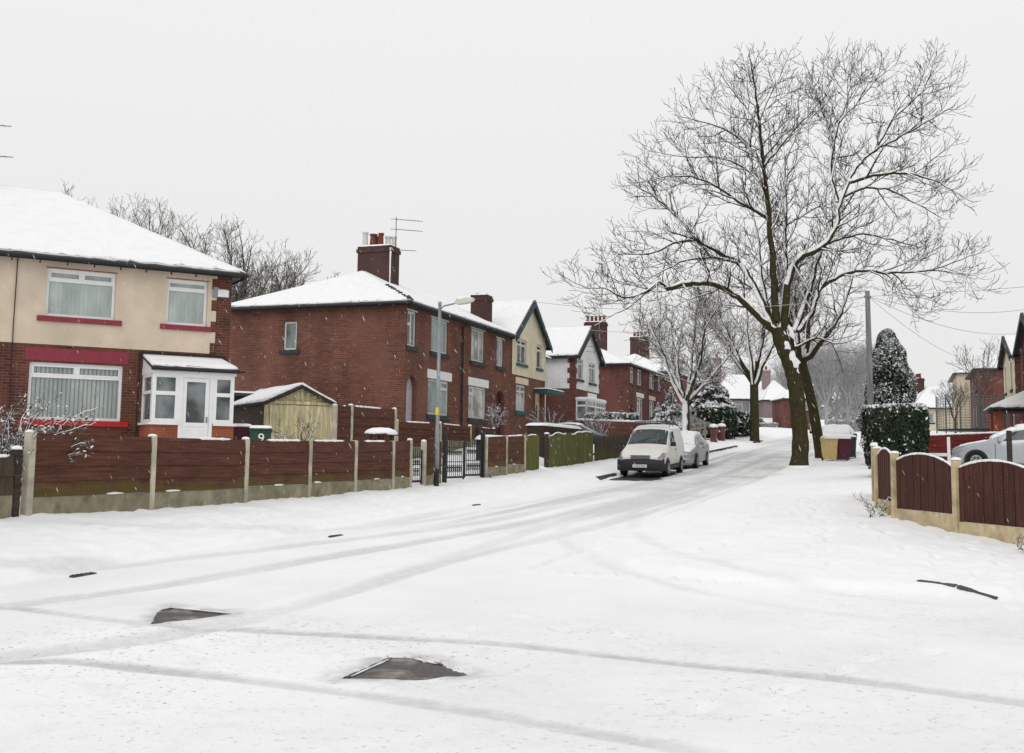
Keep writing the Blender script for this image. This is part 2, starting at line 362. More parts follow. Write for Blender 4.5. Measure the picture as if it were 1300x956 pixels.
def smooth_path(pts, n=8):
    out = []
    for i in range(len(pts)-1):
        p0 = pts[max(i-1, 0)]; p1 = pts[i]; p2 = pts[i+1]; p3 = pts[min(i+2, len(pts)-1)]
        for k in range(n):
            t = k/n; out.append(tuple(.5*((2*b)+(c-a)*t+(2*a-5*b+4*c-d)*t*t+(3*b-a-3*c+d)*t**3) for a, b, c, d in zip(p0, p1, p2, p3)))
    out.append(tuple(pts[-1])); return out
def inside(x, y, poly):
    '''distance inside (positive) a convex outline given clockwise or not'''
    c = np.mean(np.array(poly), 0); d = np.full(x.shape, 1e9)
    for (ax, ay), (bx, by) in zip(poly, poly[1:]+poly[:1]):
        nx, ny = by-ay, ax-bx; L = math.hypot(nx, ny)
        if (c[0]-ax)*nx+(c[1]-ay)*ny < 0: nx, ny = -nx, -ny
        d = np.minimum(d, ((x-ax)*nx+(y-ay)*ny)/L)
    return d
OPEN = [[(-3.4, 11.25), (-3.46, 11.1), (-3.26, 10.28), (-3.0, 10.4), (-2.62, 10.85)], [(-.92, 8.84), (-.75, 8.84), (-.5, 8.57), (-.25, 8.16), (-.6, 7.98), (-1.16, 8.02)]]
def make_ground():
    xs = [0.]; dx = .05
    while xs[-1] < 260:
        if xs[-1] > 9: dx *= 1.045
        xs.append(xs[-1]+dx)
    xs = np.array([-a for a in xs[:0:-1]]+xs)
    ys = [-3.]
    while ys[-1] < 4.5: ys.append(ys[-1]+.25)
    while ys[-1] < 420: ys.append(ys[-1]+max(.04, .0062*ys[-1]))
    ys = np.array(ys)
    X, Y = np.meshgrid(xs, ys, indexing='ij')
    S = X*UX+Y*UY; T = X*UY-Y*UX
    Z = G(S, T); rd = road_dist(S, T)
    on_road = sm(-.05, .3, rd)
    near = 1-sm(60, 110, Y)
    Z = Z + (1-on_road)*near*(.07*fbm(X, Y, .5, 1, 3)+.035*fbm(X, Y, 2.2, 2, 3)) + near*.018*fbm(X, Y, 1.1, 3, 4)
    # churned, walked-on snow along the verges and pavements
    walk = (sm(-.4, .1, -rd)*(1-sm(4.4, 5.4, -rd)))*(1-sm(45, 80, Y))
    Z = Z + walk*near*.03*np.clip(fbm(X, Y, 5., 4, 2)*2.2, -.6, .8)
    slush = np.zeros(X.shape); bare = np.zeros(X.shape); grit = np.zeros(X.shape)
    def track(pts, half, amt, depth=.02, soft=.06, gr=0.):
        nonlocal slush, Z, grit
        d = polydist(X, Y, smooth_path(pts)); w = fbm(X, Y, .9, int(abs(pts[0][0]*977)) % 1000+5, 2)*half*.6
        m = 1-sm(half-soft, half+soft, d+w)
        brk = np.clip(.85+fbm(X, Y, .7, 77, 3)*1.5, .3, 1.)
        slush = np.maximum(slush, m*amt*brk); Z = Z-m*depth + depth*.3*(sm(half-soft, half+soft*.6, d)*(1-sm(half+soft, half+soft*3, d)))
        grit = np.maximum(grit, gr*m)
    track([(-12, 13.6), (-7.5, 12.2), (-5.1, 11.2), (-3.2, 10.2), (-1.05, 9.63), (.03, 9.29), (1.23, 8.55), (2.24, 8.06), (4.5, 6.6), (8, 4.5)], .095, .72, .009, .045)
    track([(-9, 9.2), (-5.5, 8.55), (-3.82, 8.46), (-3.25, 8.5), (-2.24, 8.12), (-1.74, 7.9), (-.6, 7.3), (1, 6.2), (4, 4)], .11, .72, .009, .045)
    def st(*p): return [P2(a, b) for a, b in p]
    for t0, ex, am, hw in ((-5.25, [(-.9, 15.), (-2.1, 11.5), (-3.4, 9.2), (-6, 7.2)], .5, .13), (-6.75, [(-2.5, 15.6), (-4.2, 12.3), (-6.5, 10), (-10, 8.6)], .52, .14),
                           (-7.6, [(-4.0, 16), (-6.2, 13.2), (-9.5, 11.5), (-14, 10)], .42, .15), (-6.15, [(-1.4, 13.5), (-2.6, 10.2), (-4.2, 8.4), (-7.5, 6.6)], .34, .12),
                           (-8.7, [(-5.2, 17.5), (-8, 15), (-12, 13.)], .32, .12)):
        track(ex[::-1]+st((19.5, t0-.1), (24, t0), (32, t0+.05), (45, t0-.05), (60, t0), (85, t0), (120, t0+.1), (150, t0)), hw*1.5, am*.9, .012, .11)
    track(st((150, -7.2), (80, -7.15), (45, -7.2), (30, -7.), (21, -6.2), (15.5, -4.4), (11.8, -1.2), (10.6, 3.5), (10.2, 9)), .12, .2, .006, .1)
    track(st((45, -5.7), (30, -5.6), (21, -4.9), (15.8, -3.2), (13, -.6), (12.3, 3.5), (12, 9)), .12, .17, .006, .1)
    # brown gritty slush where the street has been driven most
    g1 = sm(.0, .22, fbm(X, Y, .45, 21, 4))*(1-sm(1.8, 3.4, np.abs(T+6.6)))*sm(24, 40, S)*(1-sm(90, 140, S))
    grit = np.maximum(grit, .5*g1); slush = np.maximum(slush, .62*(1-sm(1.2, 2.6, np.abs(T+6.7)))*sm(22, 38, S)*(.6+fbm(X, Y, .8, 31, 3)))
    g2 = sm(-.12, .2, fbm(X, Y, .6, 42, 3))*(1-sm(1.6, 3.6, np.hypot(X+2.4, (Y-8.6)*1.2)))
    speck = g2
    g3 = sm(-.1, .25, fbm(X, Y, .5, 44, 3))*(1-sm(8, 14, np.hypot(X, Y-9)))*sm(-.1, .3, rd)
    speck = np.maximum(speck, .6*g3)
    slush = np.maximum(slush, .22*sm(-.2, .3, fbm(X, Y, .35, 45, 4))*(1-sm(10, 17, Y))*sm(-.2, .3, rd))
    streak = sm(-.02, .16, fbm(T*3.2+.4*fbm(X, Y, .05, 91, 2), S*.07, 1., 92, 3))*(1-sm(2., 2.7, np.abs(T+7.1)))*sm(15, 24, S)*(1-sm(95, 150, S)); slush = np.maximum(slush, .55*streak); grit = np.maximum(grit, .35*streak*sm(28, 45, S))
    # swept ground under the parked cars and the dry patch the van's bonnet keeps clear
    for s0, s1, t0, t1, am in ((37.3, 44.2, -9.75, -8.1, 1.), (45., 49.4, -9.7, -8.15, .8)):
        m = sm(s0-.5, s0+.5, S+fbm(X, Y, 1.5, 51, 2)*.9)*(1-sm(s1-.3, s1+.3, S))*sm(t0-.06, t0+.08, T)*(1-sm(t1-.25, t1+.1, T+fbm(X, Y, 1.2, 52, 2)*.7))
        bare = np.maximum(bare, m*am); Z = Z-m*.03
    # snow melted off the iron covers
    for q, op in enumerate(OPEN):
        dd = inside(X, Y, op)+.11*fbm(X, Y, 4.5, 61+q, 3); m = sm(-.02, .05, dd); Z = Z-.09*m+.006*sm(-.2, -.02, dd)*(1-m); slush = np.maximum(slush, .75*sm(-.3, .0, dd)*(1-m)*np.clip(.7+fbm(X, Y, 6., 71, 2)*2, .2, 1))
    # footprints
    steps = []
    r2 = np.random.default_rng(5)
    def walkline(a, b, n, wob=.12):
        a = np.array(a); b = np.array(b); d = (b-a)/np.linalg.norm(b-a); nrm = np.array((d[1], -d[0]))
        for i in range(n):
            p = a+(b-a)*(i+.5)/n + nrm*(.1 if i % 2 else -.1)+r2.normal(0, wob*.4, 2); steps.append((p, d, r2.uniform(.6, 1.)))
    for a, b in ((W(34, -2.2), W(14.5, -1.)), (W(33, -3.), W(15, -2.6)), (W(30, -1.4), W(13.8, 1.6)), (W(28, -2.6), W(11.5, 1.5)), (W(44, -2.6), W(22, -1.9)),
                 (W(13, -11.), W(31, -11.2)), (W(14, -10.6), W(29, -10.4)), (W(31, -11.1), W(46, -11.2))):
        walkline(a[:2], b[:2], int((a-b).length/.72))
    walkline((3.6, 9.4), (1.2, 6.9), 5, .3); walkline((1.55, 8.9), (-.2, 10.9), 4, .3)
    for (p, d, k) in steps:
        i0, i1 = np.searchsorted(xs, (p[0]-.5, p[0]+.5)); j0, j1 = np.searchsorted(ys, (p[1]-.5, p[1]+.5))
        x = X[i0:i1, j0:j1]-p[0]; y = Y[i0:i1, j0:j1]-p[1]
        a = x*d[0]+y*d[1]; b = x*d[1]-y*d[0]; q = (a/.17)**2+(b/.075)**2
        Z[i0:i1, j0:j1] += k*(-.06*np.exp(-q**2)+.014*np.exp(-(q-2.2)**2))
        slush[i0:i1, j0:j1] = np.maximum(slush[i0:i1, j0:j1], .12*np.exp(-q))
    nx, ny = X.shape
    idx = np.arange(nx*ny).reshape(nx, ny)
    f = np.stack([idx[:-1, :-1], idx[1:, :-1], idx[1:, 1:], idx[:-1, 1:]], -1).reshape(-1, 4)
    cs = .5*(S[:-1, :-1]+S[1:, 1:]).ravel(); ct = .5*(T[:-1, :-1]+T[1:, 1:]).ravel()
    d = road_dist(cs, ct)
    road = (d > 0) & (cs < 152) & (ct < 60)
    pav = ~road & (((ct < -9.8) & (ct > -12) & (cs < 152)) | ((ct > -4.6) & (ct < -.6) & (cs > 10) & (cs < 152)) | ((ct >= -.6) & (cs > 13) & (cs < 17.6) & (ct < 60)))
    k = NT('snowy_ground')
    at = lambda n: k.new('ShaderNodeAttribute', attribute_name=n).outputs['Fac']
    tc = k.coord(); fine = k.noise(60, 3, tc); mid = k.noise(7, 4, tc); big = k.noise(.7, 4, tc)
    co = k.ramp(big, [(.3, (.85, .857, .868)), (.65, (.9, .902, .908))])
    co = k.mix(k.math('MULTIPLY', at('slush'), k.ramp(mid, [(.25, .55), (.6, 1.)])), co, (.36, .365, .37))
    co = k.mix(k.math('MULTIPLY', at('grit'), k.ramp(fine, [(.3, .35), (.6, 1.)])), co, (.36, .29, .235))
    sk = k.noise(17, 4, tc, rough=.7); co = k.mix(k.math('MULTIPLY', at('speck'), k.ramp(sk, [(.60, 0.), (.66, .8)])), co, (.30, .235, .18))
    sk2 = k.noise(3.2, 5, tc, sc3=(1., 1., 1.), rough=.75); co = k.mix(k.math('MULTIPLY', at('speck'), k.ramp(sk2, [(.5, 0.), (.75, .45)])), co, (.55, .54, .53))
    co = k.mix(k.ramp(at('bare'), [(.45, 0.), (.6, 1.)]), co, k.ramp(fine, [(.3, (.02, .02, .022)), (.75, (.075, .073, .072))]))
    k.col(co); h = k.math('ADD', k.math('MULTIPLY', mid, 1.5), fine); k.bump(h, .32, .02)
    m = k.done(.62, .25)
    for name, mask in (('road', road), ('pavement', pav), ('ground', ~road & ~pav)):
        ff = f[mask]; used = np.unique(ff); re = np.zeros(nx*ny, np.int64); re[used] = np.arange(len(used))
        v = np.stack([X.ravel()[used], Y.ravel()[used], Z.ravel()[used]], 1)
        o = np_mesh(name, v, re[ff], m, smooth=True); meta(o, kind='structure')
        for an, arr in (('speck', speck), ('slush', slush), ('bare', bare), ('grit', grit)):
            a = o.data.attributes.new(an, 'FLOAT', 'POINT'); a.data.foreach_set('value', arr.ravel()[used].astype(np.float32))
make_ground()

# kerb stones showing where the snow has slid off them
def kerb_run(s0, s1):
    mb = MB(); n = max(1, round((s1-s0)/.915))
    for i in range(n):
        a = s0+(s1-s0)*i/n; b = s0+(s1-s0)*(i+1)/n-.012
        q = []
        for s, t in ((a, -9.98), (b, -9.98), (b, -9.83), (a, -9.83)):
            x, y = P2(s, t); q.append((x, y, float(np.interp(s, *ZR))-.1))
        mb.prism(q, (0, 0, .235))
    return mb
kerb = kerb_run(36.8, 39.2); kk = kerb_run(58, 70.5); kerb.v += kk.v; n0 = len(kerb.v)-len(kk.v); kerb.f += [tuple(i+n0 for i in q) for q in kk.f]; kerb.m += kk.m
kk = kerb_run(79., 84.); n0 = len(kerb.v); kerb.v += kk.v; kerb.f += [tuple(i+n0 for i in q) for q in kk.f]; kerb.m += kk.m
for i in range(2):   # the corner of the side road
    a = Vector((4.66+.33*i, 12.72-.31*i)); b = a+Vector((.31, -.29)); nrm = Vector((.68, .73))*.10
    za = gz(a.x*UX+a.y*UY, a.x*UY-a.y*UX)+.02; zb = gz(b.x*UX+b.y*UY, b.x*UY-b.y*UX)+.02
    q = [(*a, za-.2), (*b, zb-.2), (*(b+nrm), zb-.2), (*(a+nrm), za-.2)]
    kerb.prism(q, (0, 0, .212))
ko = kerb.build('kerb', M['stone']); meta(ko, kind='structure')

# iron covers in the carriageway
def iron_mat():
    k = NT('wet_iron'); f = k.noise(20, 4); 
    sp = k.new('ShaderNodeSeparateXYZ'); k.l(k.coord(), sp.inputs[0])
    co = k.ramp(f, [(.3, (.025, .02, .019)), (.75, (.085, .07, .064))])
    co = k.mix(k.ramp(k.noise(2.2, 5), [(.52, 0.), (.64, .75)]), co, (.3, .27, .23))
    ck = k.new('ShaderNodeTexChecker'); ck.inputs['Scale'].default_value = 11.; k.l(k.coord(), ck.inputs['Vector'])
    co = k.mix(k.math('MULTIPLY', ck.outputs['Fac'], .4), co, (.018, .015, .014)); k.col(co); k.bump(k.math('ADD', f, k.math('MULTIPLY', ck.outputs['Fac'], .6)), .5, .012); return k.done(.5, .45)
M['manhole'] = iron_mat()
def manhole(loc, rz, op, edges, label):
    """iron cover bared inside the outline op; edges: index pairs of op along which its frame shows"""
    r = thing('manhole_cover', label, 'manhole cover', loc, rz, 'iron covers showing through the snowy road')
    inv = (Matrix.Translation(loc) @ Matrix.Rotation(rz, 4, 'Z')).inverted(); c = Vector((sum(p[0] for p in op)/len(op), sum(p[1] for p in op)/len(op)))
    loc_ = lambda p, k: inv @ Vector((c.x+(p[0]-c.x)*k, c.y+(p[1]-c.y)*k, loc[2]))
    mb = MB(); mb.prism([loc_(p, 1.08)+Vector((0, 0, -.06)) for p in op], (0, 0, .06)); mb.build('lid', M['manhole'], r)
    for i in edges:
        a, b_ = loc_(op[i], .97), loc_(op[(i+1) % len(op)], .97); d = (b_-a).normalized(); n = Vector((-d.y, d.x, 0))*.03
        f = MB(); f.prism([a+n+Vector((0, 0, .001)), b_+n+Vector((0, 0, .001)), b_-n*.2+Vector((0, 0, .001)), a-n*.2+Vector((0, 0, .001))], (0, 0, .006)); f.build('frame', M['manhole'], r)
        snow_line_ = MB(); snow_line_.tube([a.lerp(b_, q)+Vector((0, 0, .008))-n*.45 for q in (.05, .3, .5, .72, .9)], [.003, .008, .005, .009, .003], 6); snow_line_.build('snow_line', M['snow'], r, smooth=True)
    return r
def snow_blob(mb, pts, z0, h, n=1):
    """a low bank of snow with the plan outline pts"""
    c = Vector((sum(p[0] for p in pts)/len(pts), sum(p[1] for p in pts)/len(pts)))
    rings = [(1., 0.), (.93, .6), (.8, .9), (.5, 1.), (.0, 1.05)]
    vs = []; m = len(pts)
    for k, hh in rings:
        for p in pts: vs.append((c.x+(p[0]-c.x)*k, c.y+(p[1]-c.y)*k, z0+h*hh))
    fs = [(i*m+j, i*m+(j+1) % m, (i+1)*m+(j+1) % m, (i+1)*m+j) for i in range(len(rings)-1) for j in range(m)]
    mb.add(vs, fs)
def blob_outline(poly, jit=.03, n=10):
    out = []
    for (ax, ay), (bx, by) in zip(poly, poly[1:]+poly[:1]):
        for k in range(n):
            t = k/n; out.append((ax+(bx-ax)*t+random.uniform(-jit, jit), ay+(by-ay)*t+random.uniform(-jit, jit)))
    return out
def bank(parent, poly, z0, h, jit=.03):
    mb = MB(); snow_blob(mb, blob_outline(poly, jit), z0, h); return mb.build('snow_bank', M['snow'], parent, smooth=True)
mz = lambda x, y: gz(x*UX+y*UY, x*UY-y*UX)
m1 = manhole((-2.98, 10.74, mz(-2.98, 10.74)-.014), R(-23), OPEN[0], [0, 4], 'smooth dark iron cover in the road half buried in snow as a wedge')
m2 = manhole((-.72, 8.36, mz(-.72, 8.36)-.014), R(-52), OPEN[1], [1, 5], 'dark iron cover with pale worn patches on the road, closest to the viewer')
for s, t, lab in ((11., -9.4, 'small drain slot in the gutter near the concrete end of the fence'), (16.4, -8.9, 'small drain slot in the gutter level with the front garden'), (24.2, -9.45, 'small drain slot in the gutter near the lamp post')):
    r = thing('drain_cover', lab, 'drain cover', W(s, t, .012), YAW_U)
    mb = MB(); mb.box(-.2, .2, -.035, .035, -.08, .004)
    for i in range(5): mb.box(-.17+i*.075, -.135+i*.075, -.03, .03, .004, .012)
    mb.build('grating', M['manhole'], r)

# ------------------------------------------------------------------ building kit
def grid_wall(mb, T, u0, u1, z0, z1, holes=(), d=0., rev=.13, mi=0):
    us = sorted({u0, u1, *[h[0] for h in holes], *[h[1] for h in holes]}); zs = sorted({z0, z1, *[h[2] for h in holes], *[h[3] for h in holes]})
    us = [u for u in us if u0 <= u <= u1]; zs = [z for z in zs if z0 <= z <= z1]
    for a, b in zip(us, us[1:]):
        for c, e in zip(zs, zs[1:]):
            mu, mz_ = (a+b)/2, (c+e)/2
            if any(h[0] < mu < h[1] and h[2] < mz_ < h[3] for h in holes): continue
            mb.add([(a, d, c), (b, d, c), (b, d, e), (a, d, e)], [(0, 1, 2, 3)], mi, T)
    for a, b, c, e in [h[:4] for h in holes]:
        c = max(c, z0); e = min(e, z1); a = max(a, u0); b = min(b, u1)
        if c >= e or a >= b: continue
        D = d+rev
        mb.add([(a, d, c), (a, d, e), (a, D, e), (a, D, c)], [(0, 1, 2, 3)], mi, T); mb.add([(b, d, c), (b, D, c), (b, D, e), (b, d, e)], [(0, 1, 2, 3)], mi, T)
        mb.add([(a, d, c), (a, D, c), (b, D, c), (b, d, c)], [(0, 1, 2, 3)], mi, T); mb.add([(a, d, e), (b, d, e), (b, D, e), (a, D, e)], [(0, 1, 2, 3)], mi, T)
def window(par, T, h, cols, fm, pm, rec=.07, sill=None, fw=.055, name='window', leaded=False, topsplit=False):
    """cols = [(width share, [transom heights as share])]"""
    a, b, c, e = h; mb = MB(); y0, y1 = rec, rec+.06
    a += .004; b -= .004; c += .004; e -= .004
    mb.box(a, b, y0, y1, c, c+fw, 0, T); mb.box(a, b, y0, y1, e-fw, e, 0, T)
    mb.box(a, a+fw, y0, y1, c+fw, e-fw, 0, T); mb.box(b-fw, b, y0, y1, c+fw, e-fw, 0, T)
    tot = sum(w for w, _ in cols); x = a
    for i, (w, tr) in enumerate(cols):
        x2 = x+(b-a)*w/tot
        if i < len(cols)-1: mb.box(x2-fw*.55, x2+fw*.55, y0-.002, y1+.002, c+fw, e-fw, 0, T)
        for q in tr:
            z = c+(e-c)*q; mb.box(x+fw*.6, x2-fw*.6, y0-.004, y1+.004, z-fw*.55, z+fw*.55, 0, T)
            # opening light has its own inner sash
            if q > .5: 
                for (p0, p1, r0, r1) in ((x+fw*.8, x2-fw*.8, z+fw*.5, z+fw*.5+.035), (x+fw*.8, x2-fw*.8, e-fw-.035, e-fw), (x+fw*.8, x+fw*.8+.035, z+fw*.5+.035, e-fw-.035), (x2-fw*.8-.035, x2-fw*.8, z+fw*.5+.035, e-fw-.035)):
                    mb.box(p0, p1, y0-.012, y0, r0, r1, 0, T)
        x = x2
    if topsplit:   # two opening lights over one wide pane
        z = c+(e-c)*.76; xm = (a+b)/2; mb.box(a+fw*.6, b-fw*.6, y0-.004, y1+.004, z-fw*.5, z+fw*.5, 0, T); mb.box(xm-fw*.5, xm+fw*.5, y0-.002, y1+.002, z+fw*.5, e-fw, 0, T)
        for xa, xb in ((a+fw, xm-fw*.5), (xm+fw*.5, b-fw)):
            for p0, p1, r0, r1 in ((xa, xb, z+fw*.5, z+fw*.5+.04), (xa, xb, e-fw-.04, e-fw), (xa, xa+.04, z+fw*.5+.04, e-fw-.04), (xb-.04, xb, z+fw*.5+.04, e-fw-.04)): mb.box(p0, p1, y0-.014, y0, r0, r1, 0, T)
    o = mb.build(name, fm, par)
    p = MB(); p.add([(a, y1-.02, c), (b, y1-.02, c), (b, y1-.02, e), (a, y1-.02, e)], [(0, 1, 2, 3)], 0, T)
    p.build('pane', pm, o)
    if leaded:
        l = MB(); n = 6
        for i in range(-4, 12):
            for sg in (1, -1):
                u0 = a+(b-a)*i/n; pts = []
                for q in range(0, 13):
                    z = c+(e-c)*q/12; u = u0+sg*(z-c)*.45
                    if a < u < b: pts.append(T @ Vector((u, y1-.026, z)))
                if len(pts) > 1: l.tube([pts[0], pts[-1]], .006, 3)
        if l.v: l.build('glazing_lead', M['sillgrey'], o)
    if sill:
        sm_, ov, hh, pr = sill; s = MB(); s.bev(a-ov, b+ov, -pr, rec-.004, c-.004-hh, c-.004, .012, 0, T); s.build('sill', sm_, o)
    return o
def lintel(par, T, u0, u1, z0, z1, m, pr=.012):
    mb = MB(); mb.bev(u0, u1, -pr, .1, z0, z1, .006, 0, T); return mb.build('lintel', m, par)
def arch(wall_mb, T, u0, u1, z1, zs, rev, mi=0):
    """fills the corners above a round arch springing at zs inside a rectangular hole that ends at z1"""
    n = 12; cx = (u0+u1)/2; ry = z1-zs-.001; rx = (u1-u0)/2; pts = [(cx-rx*math.cos(math.pi*i/n), zs+ry*math.sin(math.pi*i/n)) for i in range(n+1)]
    for (x0, y0), (x1, y1) in zip(pts, pts[1:]):
        wall_mb.add([(x0, 0, y0), (x1, 0, y1), (x1, 0, z1), (x0, 0, z1)], [(0, 1, 2, 3)], mi, T)
        wall_mb.add([(x0, 0, y0), (x0, rev, y0), (x1, rev, y1), (x1, 0, y1)], [(0, 1, 2, 3)], mi, T)
def ring(mb, T, u0, u1, z1, zs, w, mi=0):
    n = 14; cx = (u0+u1)/2; ry = z1-zs; rx = (u1-u0)/2
    for i in range(n):
        a0 = math.pi*i/n; a1 = math.pi*(i+.92)/n; q = []
        for k, an in ((0, a0), (0, a1), (w, a1), (w, a0)): q.append((cx-(rx+k)*math.cos(an), -.008, zs+(ry+k)*math.sin(an)))
        mb.prism(q, (0, .05, 0), mi, T)
def roof(par, slopes, snow=.055, mat=None, name='roof'):
    """slopes: (eave_a, eave_b, top_b, top_a) local points, outward order; one dark covering mesh plus the snow lying on it"""
    mb = MB(); allv = []; allf = []; edge = []
    for (p0, p1, p2, p3) in slopes:
        p0, p1, p2, p3 = map(Vector, (p0, p1, p2, p3)); n = (p1-p0).cross((p3-p0) if (p3-p0).length > .01 else (p2-p0)).normalized()
        if n.z < 0: n = -n
        poly = [p0, p1, p2, p3] if (p2-p3).length > .01 else [p0, p1, p2]
        mb.prism([p-n*.05 for p in poly], n*.05)
        L = (p1-p0).length; H = ((p2+p3)/2-(p0+p1)/2).length; nu = max(4, int(L/.16)); nv = max(4, int(H/.2))
        base = len(allv); r = [random.random() for _ in range(nu+3)]
        for j in range(nv+1):
            v = j/nv
            for i in range(nu+1):
                u = i/nu; vv = v
                if j == 0: vv = .03/H+(.17/H)*(r[i]**3)*(.35+max(0., fb3(p0.x+u*L*.9, 7.3, p0.y))*1.6)
                elif j == nv: vv = 1-.01/H
                uu = min(max(u, .012), .988) if (p2-p3).length > .01 else u
                p = (p0+(p1-p0)*uu)*(1-vv)+(p3+(p2-p3)*uu)*vv
                h = snow*(1 if 0 < j else .55)*(1+.35*(fb3(p.x*.8, p.y*.8+p.z, 3.1)))
                allv.append(p+n*h); edge.append(v*H/1.2)
        for j in range(nv):
            for i in range(nu):
                a = base+j*(nu+1)+i; allf.append((a, a+1, a+nu+2, a+nu+1))
        # skirts down to the covering
        bd = [base+i for i in range(nu+1)]+[base+j*(nu+1)+nu for j in range(1, nv+1)]+[base+nv*(nu+1)+i for i in range(nu-1, -1, -1)]+[base+j*(nu+1) for j in range(nv-1, 0, -1)]
        b0 = len(allv)
        for q in bd: allv.append(allv[q]-n*(snow*1.2)); edge.append(2.)
        for q in range(len(bd)):
            w = (q+1) % len(bd); allf.append((bd[w], bd[q], b0+q, b0+w))
    o = mb.build(name, mat or M['slate'], par)
    me = bpy.data.meshes.new('snow_layer'); me.from_pydata([tuple(v) for v in allv], [], allf); me.materials.append(M['roof_snow']); me.shade_smooth()
    a = me.attributes.new('edge', 'FLOAT', 'POINT'); a.data.foreach_set('value', edge)
    link(bpy.data.objects.new('snow_layer', me), o); return o
def fb3(x, y, z): 
    from mathutils import noise as nz
    return nz.noise((x, y, z))
def chimney(par, x, y, z0, z1, wx, wy, pots, T=None, aerial=None, bm=None):
    mb = MB(); mb.box(x-wx/2, x+wx/2, y-wy/2, y+wy/2, z0, z1-.28); mb.box(x-wx/2-.05, x+wx/2+.05, y-wy/2-.05, y+wy/2+.05, z1-.28, z1-.12); mb.box(x-wx/2-.01, x+wx/2+.01, y-wy/2-.01, y+wy/2+.01, z1-.12, z1)
    o = mb.build('chimney', bm or M['brickC'], par)
    s = MB(); snow_blob(s, blob_outline([(x-wx/2, y-wy/2), (x+wx/2, y-wy/2), (x+wx/2, y+wy/2), (x-wx/2, y+wy/2)], .03, 6), z1-.01, .09); s.build('snow_cap', M['snow'], o, smooth=True)
    for i, (dx, dy, h, r, pale) in enumerate(pots):
        p = MB(); p.lathe([(r*1.15, 0), (r*1.15, .06), (r, .1), (r*.86, h-.1), (r*1.1, h-.08), (r*1.1, h), (r*.7, h), (r*.7, h-.12)], (x+dx, y+dy, z1)); p.build('chimney_pot', M['potpale'] if pale else M['pot'], o)
    for (ax, ay, az, mast, rods) in (aerial or []):
        a = MB(); a.tube([(ax, ay, az), (ax, ay, az+mast)], .018, 5)
        for (h, ln, dirx, diry) in rods:
            a.tube([(ax-dirx*ln*.2, ay-diry*ln*.2, az+h), (ax+dirx*ln, ay+diry*ln, az+h)], .012, 4)
            for k in range(7):
                q = .05+.9*k/7; c = Vector((ax+dirx*ln*q, ay+diry*ln*q, az+h)); a.tube([c-Vector((-diry, dirx, 0))*.16, c+Vector((-diry, dirx, 0))*.16], .006, 3)
        a.build('aerial', M['darkmetal'], o)
    return o
def text_mesh(name, body, size, mat, par, T, depth=.004, font=None, align='CENTER'):
    cu = bpy.data.curves.new(name, 'FONT'); cu.body = body; cu.size = size; cu.extrude = depth; cu.align_x = align; cu.align_y = 'CENTER'
    t = bpy.data.objects.new(name+'_tmp', cu); COL.objects.link(t); bpy.context.view_layer.update()
    me = bpy.data.meshes.new_from_object(t.evaluated_get(bpy.context.evaluated_depsgraph_get())); bpy.data.objects.remove(t); bpy.data.curves.remove(cu)
    me.transform(T); me.materials.clear(); me.materials.append(mat); me.name = name
    return link(bpy.data.objects.new(name, me), par)
# ------------------------------------------------------------------ the corner house with the porch
RX = lambda a: Matrix.Rotation(a, 4, 'X')
def mv(x, y, z): return Matrix.Translation((x, y, z))
Z9 = 1.3
h9 = thing('semi_detached_house', 'cream and dark brick semi-detached house with magenta sills and a white porch', 'house', (-7.9, 30.5, Z9), R(29.8))
F = frame((0, 0, 0), 0)
hw = [(-4.83, -3.11, 3.76, 5.02), (-1.78, -.67, 3.76, 5.02), (-5.12, -2.82, 1.08, 2.56)]
hw += [(-11.1-b, -11.1-a, c, e) for a, b, c, e in hw[:]]
lowh = [h for h in hw if h[3] < 3.]+[(-2.1, -.4, 0., 2.35)]; uph = [h for h in hw if h[3] > 3.]
mb = MB(); grid_wall(mb, F, -11.1, 0, -.6, 3.02, lowh); grid_wall(mb, F, -.42, 0, 3.02, 5.4)
grid_wall(mb, F, -11.1, -10.68, 3.02, 5.4)
for i in range(16):       # toothed brick quoins
    z = 3.02+i*.15
    if i % 4 in (0, 1): mb.box(-.56, -.42, -.024, .02, z, z+.15, 0, F)
grid_wall(mb, frame((0, 0, 0), R(90)), 0, 8, -.6, 5.4); grid_wall(mb, frame((-11.1, 8, 0), R(-90)), 0, 8, -.6, 5.4); grid_wall(mb, frame((0, 8, 0), R(180)), 0, 11.1, -.6, 5.4)
mb.build('wall', M['brick9'], h9)
mb = MB(); grid_wall(mb, F, -10.68, -.42, 3.02, 5.4, uph, d=-.02, rev=.15)
mb.add([(-10.68, -.02, 3.02), (-.42, -.02, 3.02), (-.42, 0.01, 3.02), (-10.68, 0.01, 3.02)], [(0, 3, 2, 1)])
mb.build('render_panel', M['cream'], h9)
two = [(1, [.74]), (1, [.74])]
big = [(1, [.76]), (1, [.76])]
for i, (a, b, c, e) in enumerate(hw):
    low = e < 3
    wide = b-a > 1.3
    window(h9, F, (a, b, c, e), ([(1, [.78])] if not wide else [(1, [])]), M['pvc'], M['blind2'] if low else M['blind'], sill=(M['redpaint'] if low else M['magenta'], .19 if wide else .15, .14, .07), fw=.07, topsplit=wide)
    if not low:   # thin magenta drip edge over the upper windows
        l = MB(); l.box(a-.03, b+.03, -.03, .05, e+.001, e+.022); l.build('drip_edge', M['magenta'], h9)
lintel(h9, F, -5.25, -2.69, 2.60, 2.93, M['magenta']); lintel(h9, F, -11.1+2.69, -11.1+5.25, 2.60, 2.93, M['magenta'])
